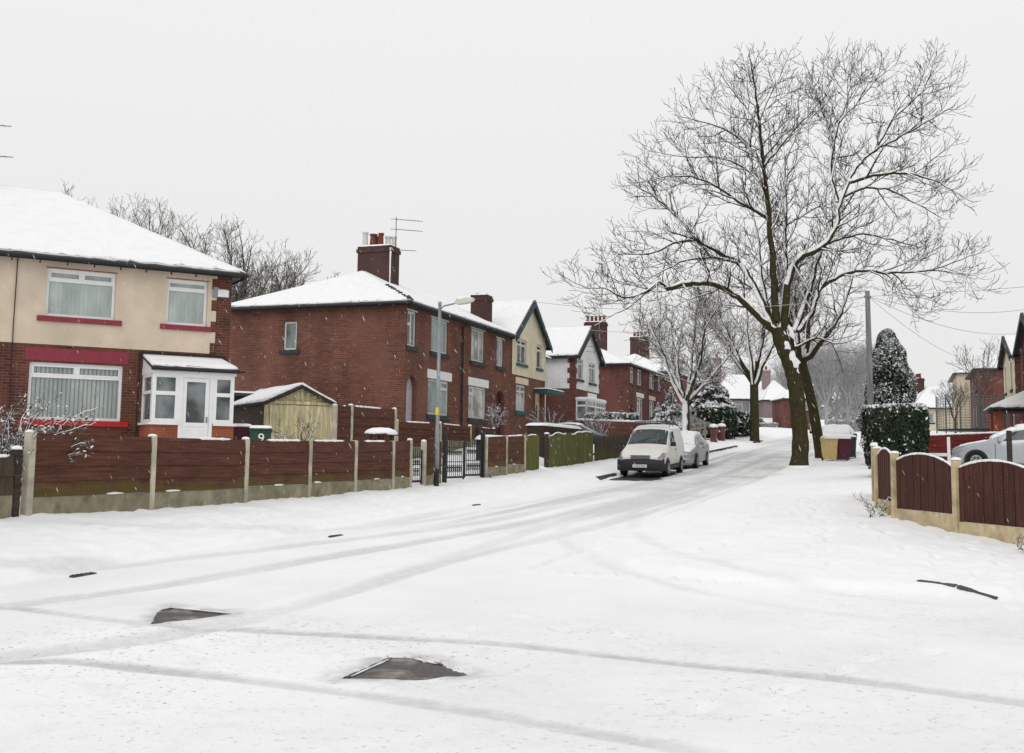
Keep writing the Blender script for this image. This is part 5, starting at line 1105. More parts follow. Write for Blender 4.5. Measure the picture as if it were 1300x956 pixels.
class Car:
    def __init__(s, st): s.st = np.array(st, float); s.L = s.st[-1, 0]
    def S(s, y, v, off=0.):
        """point on the skin (right-hand side, x>0); v runs 0 sill .. 8 roof centre"""
        q = [np.interp(y, s.st[:, 0], s.st[:, k]) for k in range(1, 7)]; zb, zs, zt, wb, ws, wt = q
        pr = [(wb*.86, zb), (wb*.985, zb+.07), (ws, zb+(zs-zb)*.45), (ws*.995, zs-.02), (ws*.55+wt*.45, zs+(zt-zs)*.42), (wt+.03, zt-(zt-zs)*.14), (wt*.88, zt-.012*(zt > .9)), (wt*.5, zt+.012), (0, zt+.02)]
        i = min(int(v), 7); f = v-i; return Vector((pr[i][0]*(1-f)+pr[i+1][0]*f, y-s.L/2, pr[i][1]*(1-f)+pr[i+1][1]*f))
    def N(s, y, v):
        e = .02; a = s.S(min(y+e, s.L), v)-s.S(max(y-e, 0), v); b = s.S(y, min(v+.1, 8))-s.S(y, max(v-.1, 0)); n = b.cross(a)
        if n.length < 1e-6: return Vector((0, 0, 1))
        n.normalize(); c = s.S(y, v)-Vector((0, y-s.L/2, .6)); return n if n.dot(c) > 0 else -n
    def patch(s, mb, y0, y1, v0, v1, off, side=1, ny=10, nv=6, thick=None, mi=0, jit=0., skew=0.):
        vs = []; 
        for j in range(nv+1):
            v = v0+(v1-v0)*j/nv
            for i in range(ny+1):
                y = y0+(y1-y0)*i/ny+skew*(j/nv)*(1-i/ny); o = off*(1+jit*random.uniform(-1, 1)); p = s.S(y, v)+s.N(y, v)*o; vs.append(p)
        if thick:
            vs2 = []
            k = 0
            for j in range(nv+1):
                for i in range(ny+1):
                    if j in (0, nv) and v1 < 8 or i in (0, ny) or j == 0: vs[k] = s.S(y0+(y1-y0)*i/ny, v0+(v1-v0)*j/nv)
                    k += 1
        vs = [(p.x*side, p.y, p.z) for p in vs]
        fs = [(j*(ny+1)+i, j*(ny+1)+i+1, (j+1)*(ny+1)+i+1, (j+1)*(ny+1)+i) for j in range(nv) for i in range(ny)]
        if side < 0: fs = [tuple(reversed(f)) for f in fs]
        mb.add(vs, fs, mi)
    def body(s, mat, par):
        mb = MB(); ys = sorted(set(list(np.linspace(0, s.L, 46))+list(s.st[:, 0]))); vv = [0, .5, 1, 1.5, 2, 2.5, 3, 3.15, 3.5, 4, 4.5, 4.85, 5, 5.3, 5.7, 6, 6.5, 7, 7.5, 8]
        row = len(vv)*2-1; vs = []
        for y in ys: r_ = [s.S(y, v) for v in vv]; vs += [(-p.x, p.y, p.z) for p in r_]+[tuple(p) for p in reversed(r_[:-1])]
        fs = [(i*row+k, (i+1)*row+k, (i+1)*row+k+1, i*row+k+1) for i in range(len(ys)-1) for k in range(row-1)]
        fs += [((i+1)*row, i*row, i*row+row-1, (i+1)*row+row-1) for i in range(len(ys)-1)]
        fs += [tuple(range(row)), tuple(reversed(range((len(ys)-1)*row, len(ys)*row)))]
        mb.add(vs, fs); o = mb.build('body', mat, par); o.data.shade_smooth()
        try: o.data.set_sharp_from_angle(angle=R(38))
        except Exception: pass
        return o
def vehicle(name, label, cat, st, loc, rz, paint, wheels=(.72, 3.2), wr=.30, snow=(), van=False, glass_snow=False, group=None, plate=None, mirror_mat=None):
    c = Car(st); r = thing(name, label, cat, loc, rz, group); h = c.L/2
    c.body(paint, r)
    z = lambda y, k: float(np.interp(y, c.st[:, 0], c.st[:, k]))
    wsb = c.st[[i for i in range(len(st)-1) if (st[i+1][3]-st[i][3])/(st[i+1][0]-st[i][0]) > .5][2 if st[0][3] > 0 else 0], 0] if False else None
    ws0, ws1 = (1.17, 1.83) if van else (1.2, 1.9)
    mb = MB(); [c.patch(mb, ws0, ws1, 5.25, 8, .006, sd, 8, 5) for sd in (1, -1)]; mb.build('windscreen', M['carglass'], r, smooth=True)
    for sd in (1, -1):
        mb = MB(); c.patch(mb, (ws0+ws1)/2-.02, 2.32 if van else 2.42, 3.35, 4.75, .006, sd, 8, 4, skew=.3); mb.build('side_window', M['carglass'], r, smooth=True)
        if not van: mb = MB(); c.patch(mb, 2.5, 3.35 if st is not MPV else 4.0, 3.35, 4.75, .006, sd, 8, 4); mb.build('side_window', M['carglass'], r, smooth=True)
    if not van: mb = MB(); y0 = c.L-.72; [c.patch(mb, y0, c.L-.22, 5.4, 8, .006, sd, 6, 4) for sd in (1, -1)]; mb.build('rear_window', M['carglass'], r, smooth=True)
    for wy in wheels:
        for sd in (1, -1):
            a = MB(); pts = [(sd*.872, wy-h+(wr+.07)*math.cos(q), max(.2, wr+(wr+.07)*math.sin(q))) for q in np.linspace(-.3, math.pi+.3, 18)]; a.prism(pts, (-sd*.1, 0, 0)); a.build('wheel_arch', M['black'], r)
            w = MB(); w.tube([(sd*.70, wy-h, wr), (sd*.88, wy-h, wr)], wr, 22); w.tube([(sd*.875, wy-h, wr), (sd*.892, wy-h, wr)], [wr*.96, wr*.88], 22); wo = w.build('wheel', M['rubber'], r)
            q = MB(); q.tube([(sd*.885, wy-h, wr), (sd*.897, wy-h, wr)], [wr*.68, wr*.6], 18)
            for k in range(6): an = k*math.pi/3; q.box(sd*.897-.004, sd*.897+.004, wy-h+wr*.35*math.cos(an)-.03, wy-h+wr*.35*math.cos(an)+.03, wr+wr*.35*math.sin(an)-.03, wr+wr*.35*math.sin(an)+.03, 1)
            q.build('hubcap', [M['wheel'], M['black']], wo)
    # front end
    b = MB()
    zb = .24
    bm_ = M['bumper'] if van else paint
    top = .66 if van else .5
    n = 12; pr = []
    for i in range(n+1):
        q = -1+2*i/n; x = q*(.875 if van else .83); y = -h-.07+(.17 if van else .22)*abs(q)**4; pr.append((x, y))
    vs = [(x, y, zb) for x, y in pr]+[(x*1.005, y-.02, zb+.1) for x, y in pr]+[(x*1.0, y-.01, top-.05) for x, y in pr]+[(x*.985, y+.05, top) for x, y in pr]+[(x*.94, y+.25, top+.005) for x, y in pr]
    k = n+1; b.add(vs, [(j*k+i, j*k+i+1, (j+1)*k+i+1, (j+1)*k+i) for j in range(4) for i in range(n)])
    if van: 
        for sd in (1, -1): c.patch(b, .02, 4.0, .35, 1.45, .014, sd, 12, 2); c.patch(b, .02, .5, 0., 1.98, .03, sd, 6, 4)
    b.build('bumper', bm_, r, smooth=True)
    g = MB()
    if van:
        for zz in (.69, .76): g.prism([(-.36, -h+.0, zz), (.36, -h+.0, zz), (.36, -h+.07, zz+.035), (-.36, -h+.07, zz+.035)], (0, -.05, .0))
    else: g.prism([(-.45, -h-.02, .5), (.45, -h-.02, .5), (.42, -h+.02, .6), (-.42, -h+.02, .6)], (0, -.03, 0)); g.prism([(-.5, -h-.1, .27), (.5, -h-.1, .27), (.5, -h-.1, .4), (-.5, -h-.1, .4)], (0, .03, 0))
    g.build('grille', M['black'], r)
    for sd in (1, -1):
        l = MB(); c.patch(l, .015, .36, 2.75, 4.55, .012, sd, 6, 4); l.build('headlamp', M['lamp'], r, smooth=True)
        i_ = MB(); c.patch(i_, .37, .46, 2.9, 3.5, .01, sd, 3, 2); i_.build('indicator', M['orange'] if van else M['lamp'], r)
        m = MB(); y = ws0+.22; p = c.S(y, 3.25); m.bev(sd*p.x-.0 if sd > 0 else sd*p.x-.2, sd*p.x+.2 if sd > 0 else sd*p.x, p.y-.06, p.y+.06, p.z+.03, p.z+.19, .03); m.build('mirror', mirror_mat or (M['bumper'] if van else paint), r)
        d = MB(); y = 2.25 if van else 2.3; p = c.S(y, 2.75)+c.N(y, 2.75)*.012; d.box(sd*p.x-.012, sd*p.x+.012, p.y-.09, p.y+.09, p.z-.015, p.z+.015); d.build('door_handle', M['bumper'], r)
        dl = MB()
        for yy in ((1.38, 2.42) if van else (1.3, 2.45, 3.35)): c.patch(dl, yy-.008, yy+.008, .6, 3.2, .004, sd, 1, 10)
        dl.build('door_seam', M['black'], r)
        tl = MB(); c.patch(tl, c.L-.16, c.L-.03, 2.2, 4.2, .01, sd, 4, 4); tl.build('tail_lamp', M['redpaint'], r)
    pl = MB(); pl.box(-.26, .26, -h-.104, -h-.096, .36 if van else .33, .47 if van else .44); po = pl.build('number_plate', M['plate'], r)
    if plate: text_mesh('plate_text', plate, .1, M['ink'], po, mv(0, -h-.106, .415) @ RX(R(90)), .001)
    wp_ = MB()
    for x in (-.35, .25): p = c.S(ws0+.04, 7.); q_ = c.S(ws0+.3, 7.); wp_.tube([(x, p.y, p.z+.02), (x+.42, q_.y-.08, q_.z-.03)], .01, 4)
    wp_.build('wiper', M['black'], r)
    random.seed(3)
    for (y0, y1, v0, o) in snow:
        sn = MB(); [c.patch(sn, y0, y1, v0, 8, o, sd, 14, 7, True, 0, .3) for sd in (1, -1)]; sn.build('snow_layer', M['snow'], r, smooth=True)
    return r, c
vz = lambda s: float(np.interp(s, *ZR))-.01
x, y = P2(41.35, -8.98)
van, vc = vehicle('white_van', 'small white van with black bumpers and a roof rack parked by the picket fence', 'van', VAN, (x, y, vz(41.35)), R(-19.6), M['carwhite'], (.78, 3.35), .31, [(2.25, 3.9, 5.2, .03)], van=True, plate='YT03 FVA')
van.rotation_euler = (math.atan2(vz(43)-vz(39.7), 3.3), 0, R(-19.6))
rk = MB(); h = vc.L/2
for yy in (2.15, 2.75, 3.4): rk.tube([(-.66, yy-h, 1.80), (-.66, yy-h, 1.93), (.66, yy-h, 1.93), (.66, yy-h, 1.80)], .02, 6)
for x_ in (-.6, -.36, -.12, .12, .36, .6): rk.tube([(x_, 1.95-h, 1.93), (x_, 3.6-h, 1.95)], .018, 6)
rk.tube([(-.62, 1.95-h, 1.93), (-.62, 1.93-h, 2.0), (.62, 1.93-h, 2.0), (.62, 1.95-h, 1.93)], .02, 6); rk.build('roof_rack', M['darkmetal'], van)
x, y = P2(47.3, -8.95)
sc_, _ = vehicle('silver_hatchback', 'silver hatchback with a snow-covered windscreen parked behind the white van', 'car', HATCH, (x, y, vz(47.3)), R(-19.6), M['carsilver'], snow=[(.12, 1.1, 4.6, .035), (1.17, 1.95, 5.3, .04), (1.97, 3.3, 5.1, .06)])
sc_.rotation_euler[0] = math.atan2(vz(49.5)-vz(45), 4.5)
x, y = P2(39.8, 3.6)
vehicle('pale_silver_car', 'pale silver car with snowy roof on the driveway behind the wavy fence', 'car', HATCH, (x, y, 1.36), R(-109.6), M['carpale'], snow=[(1.22, 1.95, 5.0, .05), (1.95, 3.3, 4.9, .07), (.25, 1.1, 6.0, .02)])
x, y = P2(53.4, -15.3)
vehicle('dark_blue_car', 'dark blue car on the drive between picket fence and white house', 'car', HATCH, (x, y, 1.83), R(70.4), M['carblue'], snow=[(1.97, 3.2, 6., .05)])
x, y = P2(75., -14.)
vehicle('grey_people_carrier', 'grey people carrier parked up a drive under the big snowy conifer', 'car', MPV, (x, y, gz(75, -14)+.1), R(70.4), M['cargrey'], snow=[(1.9, 4.0, 5.2, .06)])
x, y = P2(59.5, -3.2)
vehicle('snowed_in_car', 'car buried under a thick blanket of snow behind the wheelie bins', 'car', HATCH, (x, y, gz(59.5, -3.2)-.1), R(-19.6), M['carblue'], snow=[(.04, 1.15, 2.6, .10), (1.16, 1.98, 4.9, .10), (1.98, 3.6, 3.2, .13)], mirror_mat=M['black'])
for i, (s, t, lab, pm) in enumerate(((128, -8.8, 'hazy parked car far down the street, beside the pavement hedge', 'carsilver'), (140, -3.6, 'hazy parked car far down the street, under the pale woods', 'cargrey'))):
    x, y = P2(s, t); vehicle('far_car', lab, 'car', HATCH, (x, y, vz(s)), R(-19.6), M[pm], snow=[(.1, 1.1, 4.4, .05), (1.17, 1.95, 5.2, .05), (1.97, 3.4, 4.8, .08)], group='cars parked far down the street')
# ------------------------------------------------------------------ trees
def catmull(P, n):
    P = np.asarray(P, float); out = []
    for i in range(len(P)-1):
        p0, p1, p2, p3 = P[max(i-1, 0)], P[i], P[i+1], P[min(i+2, len(P)-1)]
        for k in range(n):
            t = k/n; out.append(.5*((2*p1)+(p2-p0)*t+(2*p0-5*p1+4*p2-p3)*t*t+(3*p1-p0-3*p2+p3)*t**3))
    out.append(P[-1]); return np.array(out)
class Tubes:
    """collects many tapering tubes and turns them into one array of rings, shape by shape"""
    def __init__(s): s.q = {}; s.v = []; s.f = []; s.n = 0
    def add(s, P, rad, k): s.q.setdefault((len(P), k), []).append((P, rad)); s.v.append(0)
    def flush(s):
        s.v = []; s.f = []; s.n = 0
        for (m, k), L in s.q.items():
            P = np.array([np.asarray(p, float) for p, _ in L]); rad = np.array([np.asarray(r, float) for _, r in L])
            t = np.empty_like(P); t[:, 1:-1] = P[:, 2:]-P[:, :-2]; t[:, 0] = P[:, 1]-P[:, 0]; t[:, -1] = P[:, -1]-P[:, -2]
            t /= np.linalg.norm(t, axis=2)[..., None]+1e-9
            ref = np.where(np.abs(t[:, :1, 2:3]) > .8, np.array((.31, .95, .05)), np.array((0, 0, 1.)))
            a = np.cross(t, np.broadcast_to(ref, t.shape)); a /= np.linalg.norm(a, axis=2)[..., None]+1e-9; b = np.cross(t, a)
            an = np.arange(k)*2*np.pi/k
            v = P[:, :, None, :]+(a[:, :, None, :]*np.cos(an)[:, None]+b[:, :, None, :]*np.sin(an)[:, None])*rad[:, :, None, None]
            i = np.arange(m-1)[:, None]*k; j = np.arange(k)[None, :]; j2 = (j+1) % k
            f = np.stack([i+j, i+j2, i+k+j2, i+k+j], -1).reshape(-1, 4)
            s.v.append(v.reshape(-1, 3)); s.f.append((f[None]+(np.arange(len(L))*m*k)[:, None, None]).reshape(-1, 4)+s.n); s.n += len(L)*m*k
    def build(s, name, mat, par):
        s.flush()
        if not s.v: return None
        return np_mesh(name, np.concatenate(s.v), np.concatenate(s.f), mat, par, smooth=True)
def sides(r): return 12 if r > .12 else 8 if r > .05 else 5 if r > .018 else 3
class Tree:
    sk = 1.
    def __init__(s, seed): s.r = np.random.default_rng(seed); s.p = random.Random(seed); s.trunk = Tubes(); s.crown = Tubes(); s.twigs = Tubes(); s.snow = Tubes()
    def snowline(s, P, rad):
        run = []; rr = []
        t = np.gradient(P, axis=0); tz = np.abs(t[:, 2])/(np.linalg.norm(t, axis=1)+1e-9)
        for p, r_, z in zip(P, rad, tz):
            ok = z < .985
            if ok: h = max(r_*.45, .008*s.sk); w = min(max(r_*.9, .014*s.sk), .12); tt = t[len(run)+0] if False else None; k_ = min(1., max(0., (z-.6)/.35)); run.append(p+np.array((-.62*r_*k_-.1*r_, -.5*r_*k_-.15*r_, (r_*.42+h*.8)*(1-k_)))); rr.append(w*(.75+.4*s.r.random())*(1-.25*k_))
            if (not ok or p is P[-1]) and len(run) > 2: s.snow.add(run, rr, 6); run = []; rr = []
            elif not ok: run = []; rr = []
        if len(run) > 2: s.snow.add(run, rr, 6)
    def main(s, pts, r0, r1, n=4, jit=.04, trunk=True, snow=True):
        P = catmull(pts, n); P[1:-1] += s.r.normal(0, jit*r0**.3, (len(P)-2, 3))*.7
        q = np.linspace(0, 1, len(P)); rad = r0+(r1-r0)*q**.8
        (s.trunk if trunk else s.crown).add(P, rad, sides(r0))
        if snow: s.snowline(P, rad)
        return P, rad
    def kids(s, P, rad, lv, cfg, f0=.2):
        sp, ln, rmax, ang, up, jit = cfg[lv]; rnd = s.p.random; gs = s.p.gauss
        P = [tuple(map(float, p)) for p in P]; rad = [float(r) for r in rad]
        seg = [math.dist(a, b) for a, b in zip(P, P[1:])]; L = sum(seg)
        d = f0*L+rnd()*sp; az = rnd()*6.28; i = 0; c0 = 0.
        n = 5 if lv == 0 else 4 if lv == 1 else 3
        while d < L:
            while i < len(seg)-1 and c0+seg[i] < d: c0 += seg[i]; i += 1
            f = min(1., (d-c0)/max(seg[i], 1e-6)); A, B = P[i], P[i+1]
            p = (A[0]+(B[0]-A[0])*f, A[1]+(B[1]-A[1])*f, A[2]+(B[2]-A[2])*f); w = max(seg[i], 1e-6)
            t = ((B[0]-A[0])/w, (B[1]-A[1])/w, (B[2]-A[2])/w); r_ = rad[i]+(rad[i+1]-rad[i])*f
            az += 2.4+gs(0, .4)
            if abs(t[2]) < .9: h = math.hypot(t[0], t[1]); a = (t[1]/h, -t[0]/h, 0.)
            else: h = math.hypot(t[1], t[2]); a = (0., t[2]/h, -t[1]/h)
            b = (a[1]*t[2]-a[2]*t[1], a[2]*t[0]-a[0]*t[2], a[0]*t[1]-a[1]*t[0]); ca, sa = math.cos(az), math.sin(az)
            q = [a[k]*ca+b[k]*sa for k in range(3)]; q[2] += .45*up*8*(1 if q[2] < .2 else .2)
            k_ = q[0]*t[0]+q[1]*t[1]+q[2]*t[2]; q = [q[k]-t[k]*k_ for k in range(3)]; h = math.sqrt(q[0]**2+q[1]**2+q[2]**2)+1e-9
            th = math.radians(ang)*(.75+.5*rnd()); ct, sn_ = math.cos(th), math.sin(th)/h
            D = [t[k]*ct+q[k]*sn_ for k in range(3)]
            l = ln*(.55+.75*rnd())*(1-.4*d/L)
            if lv == 0: l = min(l, .2+.75*(L-d)+.35)
            Q = [p]; st = l/n
            for _ in range(n):
                D = [D[0]+gs(0, jit), D[1]+gs(0, jit), D[2]+gs(0, jit)+up]; h = math.sqrt(D[0]**2+D[1]**2+D[2]**2); D = [x/h for x in D]
                o = Q[-1]; Q.append((o[0]+D[0]*st, o[1]+D[1]*st, o[2]+D[2]*st))
            R0 = min(r_*.62, rmax); R1 = max(R0*.3, cfg['min']); rr = [R0+(R1-R0)*k/n for k in range(n+1)]
            (s.crown if lv == 0 else s.twigs).add(Q, rr, sides(R0))
            if lv == 0 and R0 > .02: s.snowline(np.array(Q), np.array(rr))
            if lv+1 < cfg['levels']: s.kids(Q, rr, lv+1, cfg, .12)
            d += sp*(.6+.8*rnd())
    def build(s, par, mt, mc, mw):
        s.trunk.build('trunk', mt, par); c, w = s.crown, s.twigs; c.flush(); w.flush()
        if c.v or w.v:
            V = np.concatenate(c.v+w.v); Fc = np.concatenate(c.f) if c.f else np.zeros((0, 4), int); Fw = np.concatenate(w.f)+c.n if w.f else np.zeros((0, 4), int)
            np_mesh('crown', V, np.concatenate([Fc, Fw]), [mc, mw], par, np.concatenate([np.zeros(len(Fc), int), np.ones(len(Fw), int)]), True)
        s.snow.build('snow_layer', M['snow'], par)
BIG = {0: (.37, 2.4, .04, 48, .07, .12), 1: (.25, 1.05, .018, 45, .09, .14), 2: (.18, .5, .0118, 38, .11, .15), 'levels': 3, 'min': .0092}
LIMBS = [
([(-0.03,0.0,-0.03),(0.05,0.0,1.03),(-0.03,0.0,2.29),(-0.11,-0.0,3.24),(-0.23,0.0,3.88),(-0.41,0.0,4.45),(-0.66,0.0,5.09),(-0.78,0.0,5.63)],0.47,0.36),
([(-0.9,0.0,5.43),(-1.33,-0.31,5.75),(-1.97,-0.62,6.21),(-2.61,-0.94,6.73),(-3.23,-1.25,7.03),(-3.86,-1.56,7.16),(-4.47,-1.88,7.13),(-5.15,-2.19,6.96),(-5.65,-2.5,6.79)],0.139,0.08),
([(-5.65,-2.5,6.79),(-5.97,-2.67,7.01),(-6.51,-2.83,6.6),(-7.37,-3.0,6.36),(-8.07,-3.17,6.67),(-8.75,-3.33,6.63),(-9.57,-3.5,7.0)],0.054,0.012),
([(-5.97,-2.67,6.95),(-6.67,-2.82,6.4),(-7.16,-2.97,5.96),(-7.79,-3.12,5.66),(-8.47,-3.27,5.22)],0.041,0.01),
([(-0.96,-0.06,5.56),(-1.35,0.22,6.62),(-1.79,0.49,7.7),(-2.24,0.77,8.41),(-3.22,1.05,9.05),(-3.85,1.33,9.48),(-4.33,1.6,10.22),(-5.05,1.88,11.05),(-5.78,2.16,11.66),(-6.44,2.44,12.19)],0.156,0.02),
([(-3.85,1.33,9.48),(-4.77,1.7,9.36),(-5.79,2.08,8.98),(-6.82,2.45,9.04),(-7.33,2.83,8.79)],0.063,0.01),
([(-2.24,0.77,8.41),(-3.52,0.27,8.53),(-4.77,-0.23,8.2),(-5.85,-0.73,7.59),(-6.63,-1.23,6.99)],0.063,0.01),
([(-0.85,-0.01,5.86),(-0.91,0.05,7.19),(-0.97,0.1,8.68),(-1.06,0.16,10.18),(-1.15,0.22,11.4),(-1.24,0.27,12.47),(-1.35,0.33,13.7),(-1.43,0.38,14.94),(-1.57,0.44,16.04),(-1.7,0.49,16.99)],0.164,0.02),
([(-1.06,0.16,10.11),(-1.83,-0.17,10.47),(-2.63,-0.51,10.83),(-3.56,-0.84,11.32),(-4.48,-1.17,11.52),(-5.53,-1.51,11.42),(-6.7,-1.84,11.1)],0.081,0.012),
([(-1.2,0.26,12.31),(-1.9,0.76,13.51),(-2.7,1.26,14.27),(-3.52,1.76,14.73),(-4.52,2.26,15.11)],0.072,0.012),
([(-1.21,0.26,12.39),(-0.69,-0.12,13.05),(-0.11,-0.49,13.77),(0.38,-0.87,14.26),(0.64,-1.24,14.66)],0.063,0.012),
([(-1.34,0.34,13.86),(-1.9,0.0,14.66),(-2.56,-0.33,15.3),(-3.06,-0.66,15.78)],0.045,0.01),
([(-1.38,0.35,14.32),(-0.83,0.75,15.54),(-0.26,1.15,16.46),(0.15,1.55,17.09)],0.045,0.01),
([(-1.15,0.22,11.4),(-1.97,0.47,12.36),(-2.96,0.72,12.87),(-4.27,0.97,12.92),(-5.9,1.22,13.28)],0.063,0.01),
([(-0.68,0.0,5.57),(-0.45,0.38,6.95),(-0.24,0.75,8.21),(-0.18,1.12,9.49),(-0.02,1.5,10.8),(0.06,1.88,12.14),(0.2,2.25,13.18),(0.7,2.62,14.26),(1.12,3.0,15.18)],0.107,0.015),
([(-0.07,1.35,10.15),(0.6,1.85,10.58),(1.36,2.35,11.09),(2.05,2.85,11.61),(2.29,3.35,12.54)],0.054,0.012),
([(-1.1,0.05,6.01),(-1.21,0.75,7.59),(-1.16,1.45,8.93),(-1.1,2.15,10.0),(-1.16,2.85,11.09),(-1.08,3.55,12.22)],0.090,0.015),
([(-0.54,0.0,5.58),(-0.48,-0.12,6.73),(-0.3,-0.23,7.89),(0.14,-0.35,8.54),(0.69,-0.46,8.74),(1.17,-0.58,9.17),(1.48,-0.69,9.81),(1.56,-0.81,10.59),(1.9,-0.92,11.45),(2.31,-1.04,12.23),(2.93,-1.15,12.72),(3.69,-1.27,13.14),(4.82,-1.38,13.79),(5.79,-1.5,14.35)],0.164,0.02),
([(1.49,-0.81,10.66),(1.28,-0.51,11.99),(1.54,-0.21,13.28),(1.9,0.09,14.28),(2.39,0.39,15.61),(2.63,0.69,17.12)],0.090,0.015),
([(1.9,-0.92,11.45),(2.78,-1.32,11.65),(3.64,-1.72,11.63),(4.48,-2.12,11.39),(5.15,-2.52,10.94),(5.86,-2.92,10.29)],0.081,0.012),
([(1.9,0.09,14.28),(2.68,-0.07,15.15),(3.38,-0.24,16.02),(3.93,-0.41,16.43)],0.045,0.01),
([(2.93,-1.15,12.72),(3.74,-0.78,14.03),(4.78,-0.4,15.07),(5.68,-0.03,15.82),(6.42,0.35,16.04)],0.054,0.01),
([(1.7,-0.85,10.87),(2.81,-0.35,11.38),(4.0,0.15,11.37),(5.21,0.65,10.98),(6.43,1.15,10.5)],0.063,0.012),
([(1.54,-0.21,13.28),(1.12,-0.54,14.22),(0.9,-0.87,15.31),(0.9,-1.21,16.39)],0.045,0.01),
([(-0.1,0.0,5.51),(0.54,0.43,6.97),(0.98,0.86,8.24),(1.49,1.29,9.24),(2.22,1.71,9.64),(3.43,2.14,9.98),(4.81,2.57,9.85),(6.04,3.0,9.63)],0.131,0.015),
([(0.04,0.0,5.51),(0.57,-0.22,6.29),(0.74,-0.44,7.07),(1.33,-0.67,7.55),(2.13,-0.89,7.84),(3.2,-1.11,7.76),(4.11,-1.33,7.76),(4.88,-1.56,7.81),(5.78,-1.78,8.13),(6.61,-2.0,8.46)],0.115,0.012),
([(3.2,-1.11,7.76),(3.53,-1.36,7.32),(3.77,-1.61,6.57),(4.15,-1.86,5.98),(4.47,-2.11,5.74)],0.045,0.01),
([(4.88,-1.56,7.81),(5.5,-1.76,7.71),(6.11,-1.96,7.54),(6.22,-2.16,6.95)],0.032,0.01),
([(-0.11,0.0,4.85),(0.58,-0.67,5.15),(1.09,-1.33,4.88),(1.59,-2.0,4.95)],0.063,0.012),
]
def big_tree():
    r = thing('street_tree', 'huge bare spreading street tree with snow along its limbs', 'tree', (11.55, 44., gz(45.3, -3.88)-.02)); T = Tree(3)
    pts, a, b = LIMBS[0]
    P = catmull(pts, 5); rad = np.interp(np.linspace(0, 1, len(P)), [0, .07, .18, .5, .8, 1], [.40, .345, .315, .305, .315, .31])
    rad = rad*(1+.05*np.sin(np.arange(len(P))*1.7)); T.trunk.add(P, rad, 20)
    for pts, a, b in LIMBS[1:]:
        pts = np.array(pts); 
        P, rd = T.main(pts, a, b, 4, .05); T.kids(P, rd, 0, BIG, .28 if a > .12 else .1)
        # leader carries on past the traced end
        D = P[-1]-P[-3]; D /= np.linalg.norm(D); Q = np.array([P[-1], P[-1]+D*.12+np.array((0, 0, .02)), P[-1]+D*.25+np.array((0, 0, .06))]); T.twigs.add(Q, [max(b, .008), .008, .006], 4); T.kids(Q, np.array([.01, .008, .006]), 2, BIG, .0)
    T.build(r, M['bark'], M['limb'], M['twig'])
    # snow lodged in the forks and against the trunk
    sn = MB(); nz_ = lambda p: 1+.45*fb3(p[0]*4, p[1]*4, p[2]*4)
    for (x, y, z, rx, rz) in ((-.26, -.34, 4.3, .2, .34), (-.12, -.32, 3.85, .13, .09), (-.5, -.36, 4.85, .11, .16), (-.68, -.3, 5.45, .13, .14), (-.3, -.22, 5.5, .12, .26)):
        vs = []; nu, nv = 14, 9
        for j in range(nv+1):
            for i in range(nu):
                a_, b_ = 2*math.pi*i/nu, math.pi*(j/nv-.5); d_ = Vector((math.cos(a_)*math.cos(b_)*rx, math.sin(a_)*math.cos(b_)*.055, math.sin(b_)*rz)); k_ = 1+.9*fb3(d_.x*9+x*7, d_.y*5, d_.z*7+z*3); vs.append((x+d_.x*k_-(d_.z*.35), y+.07+d_.y, z+d_.z*k_))
        sn.add(vs, [(j*nu+i, j*nu+(i+1) % nu, (j+1)*nu+(i+1) % nu, (j+1)*nu+i) for j in range(nv) for i in range(nu)])
    sn.build('snow_clump', M['snow'], r, smooth=True)
    sn = MB(); sn.lathe([(.58, -.08), (.5, .03), (.42, .10), (.34, .13)], (0, 0, 0), 16); sn.build('snow_collar', M['snow'], r, smooth=True)
big_tree()
MID = {0: (.34, 1.8, .03, 48, .05, .15), 1: (.22, .85, .014, 46, .06, .18), 2: (.16, .42, .0095, 40, .05, .2), 'levels': 3, 'min': .0085}
FAR = {0: (.42, 2.2, .04, 42, .09, .12), 1: (.28, 1.05, .02, 42, .09, .15), 2: (.22, .5, .014, 38, .09, .16), 'levels': 3, 'min': .011}
FFAR = {0: (.5, 2.8, .07, 42, .08, .12), 1: (.3, 1.5, .04, 45, .08, .16), 'levels': 2, 'min': .028}
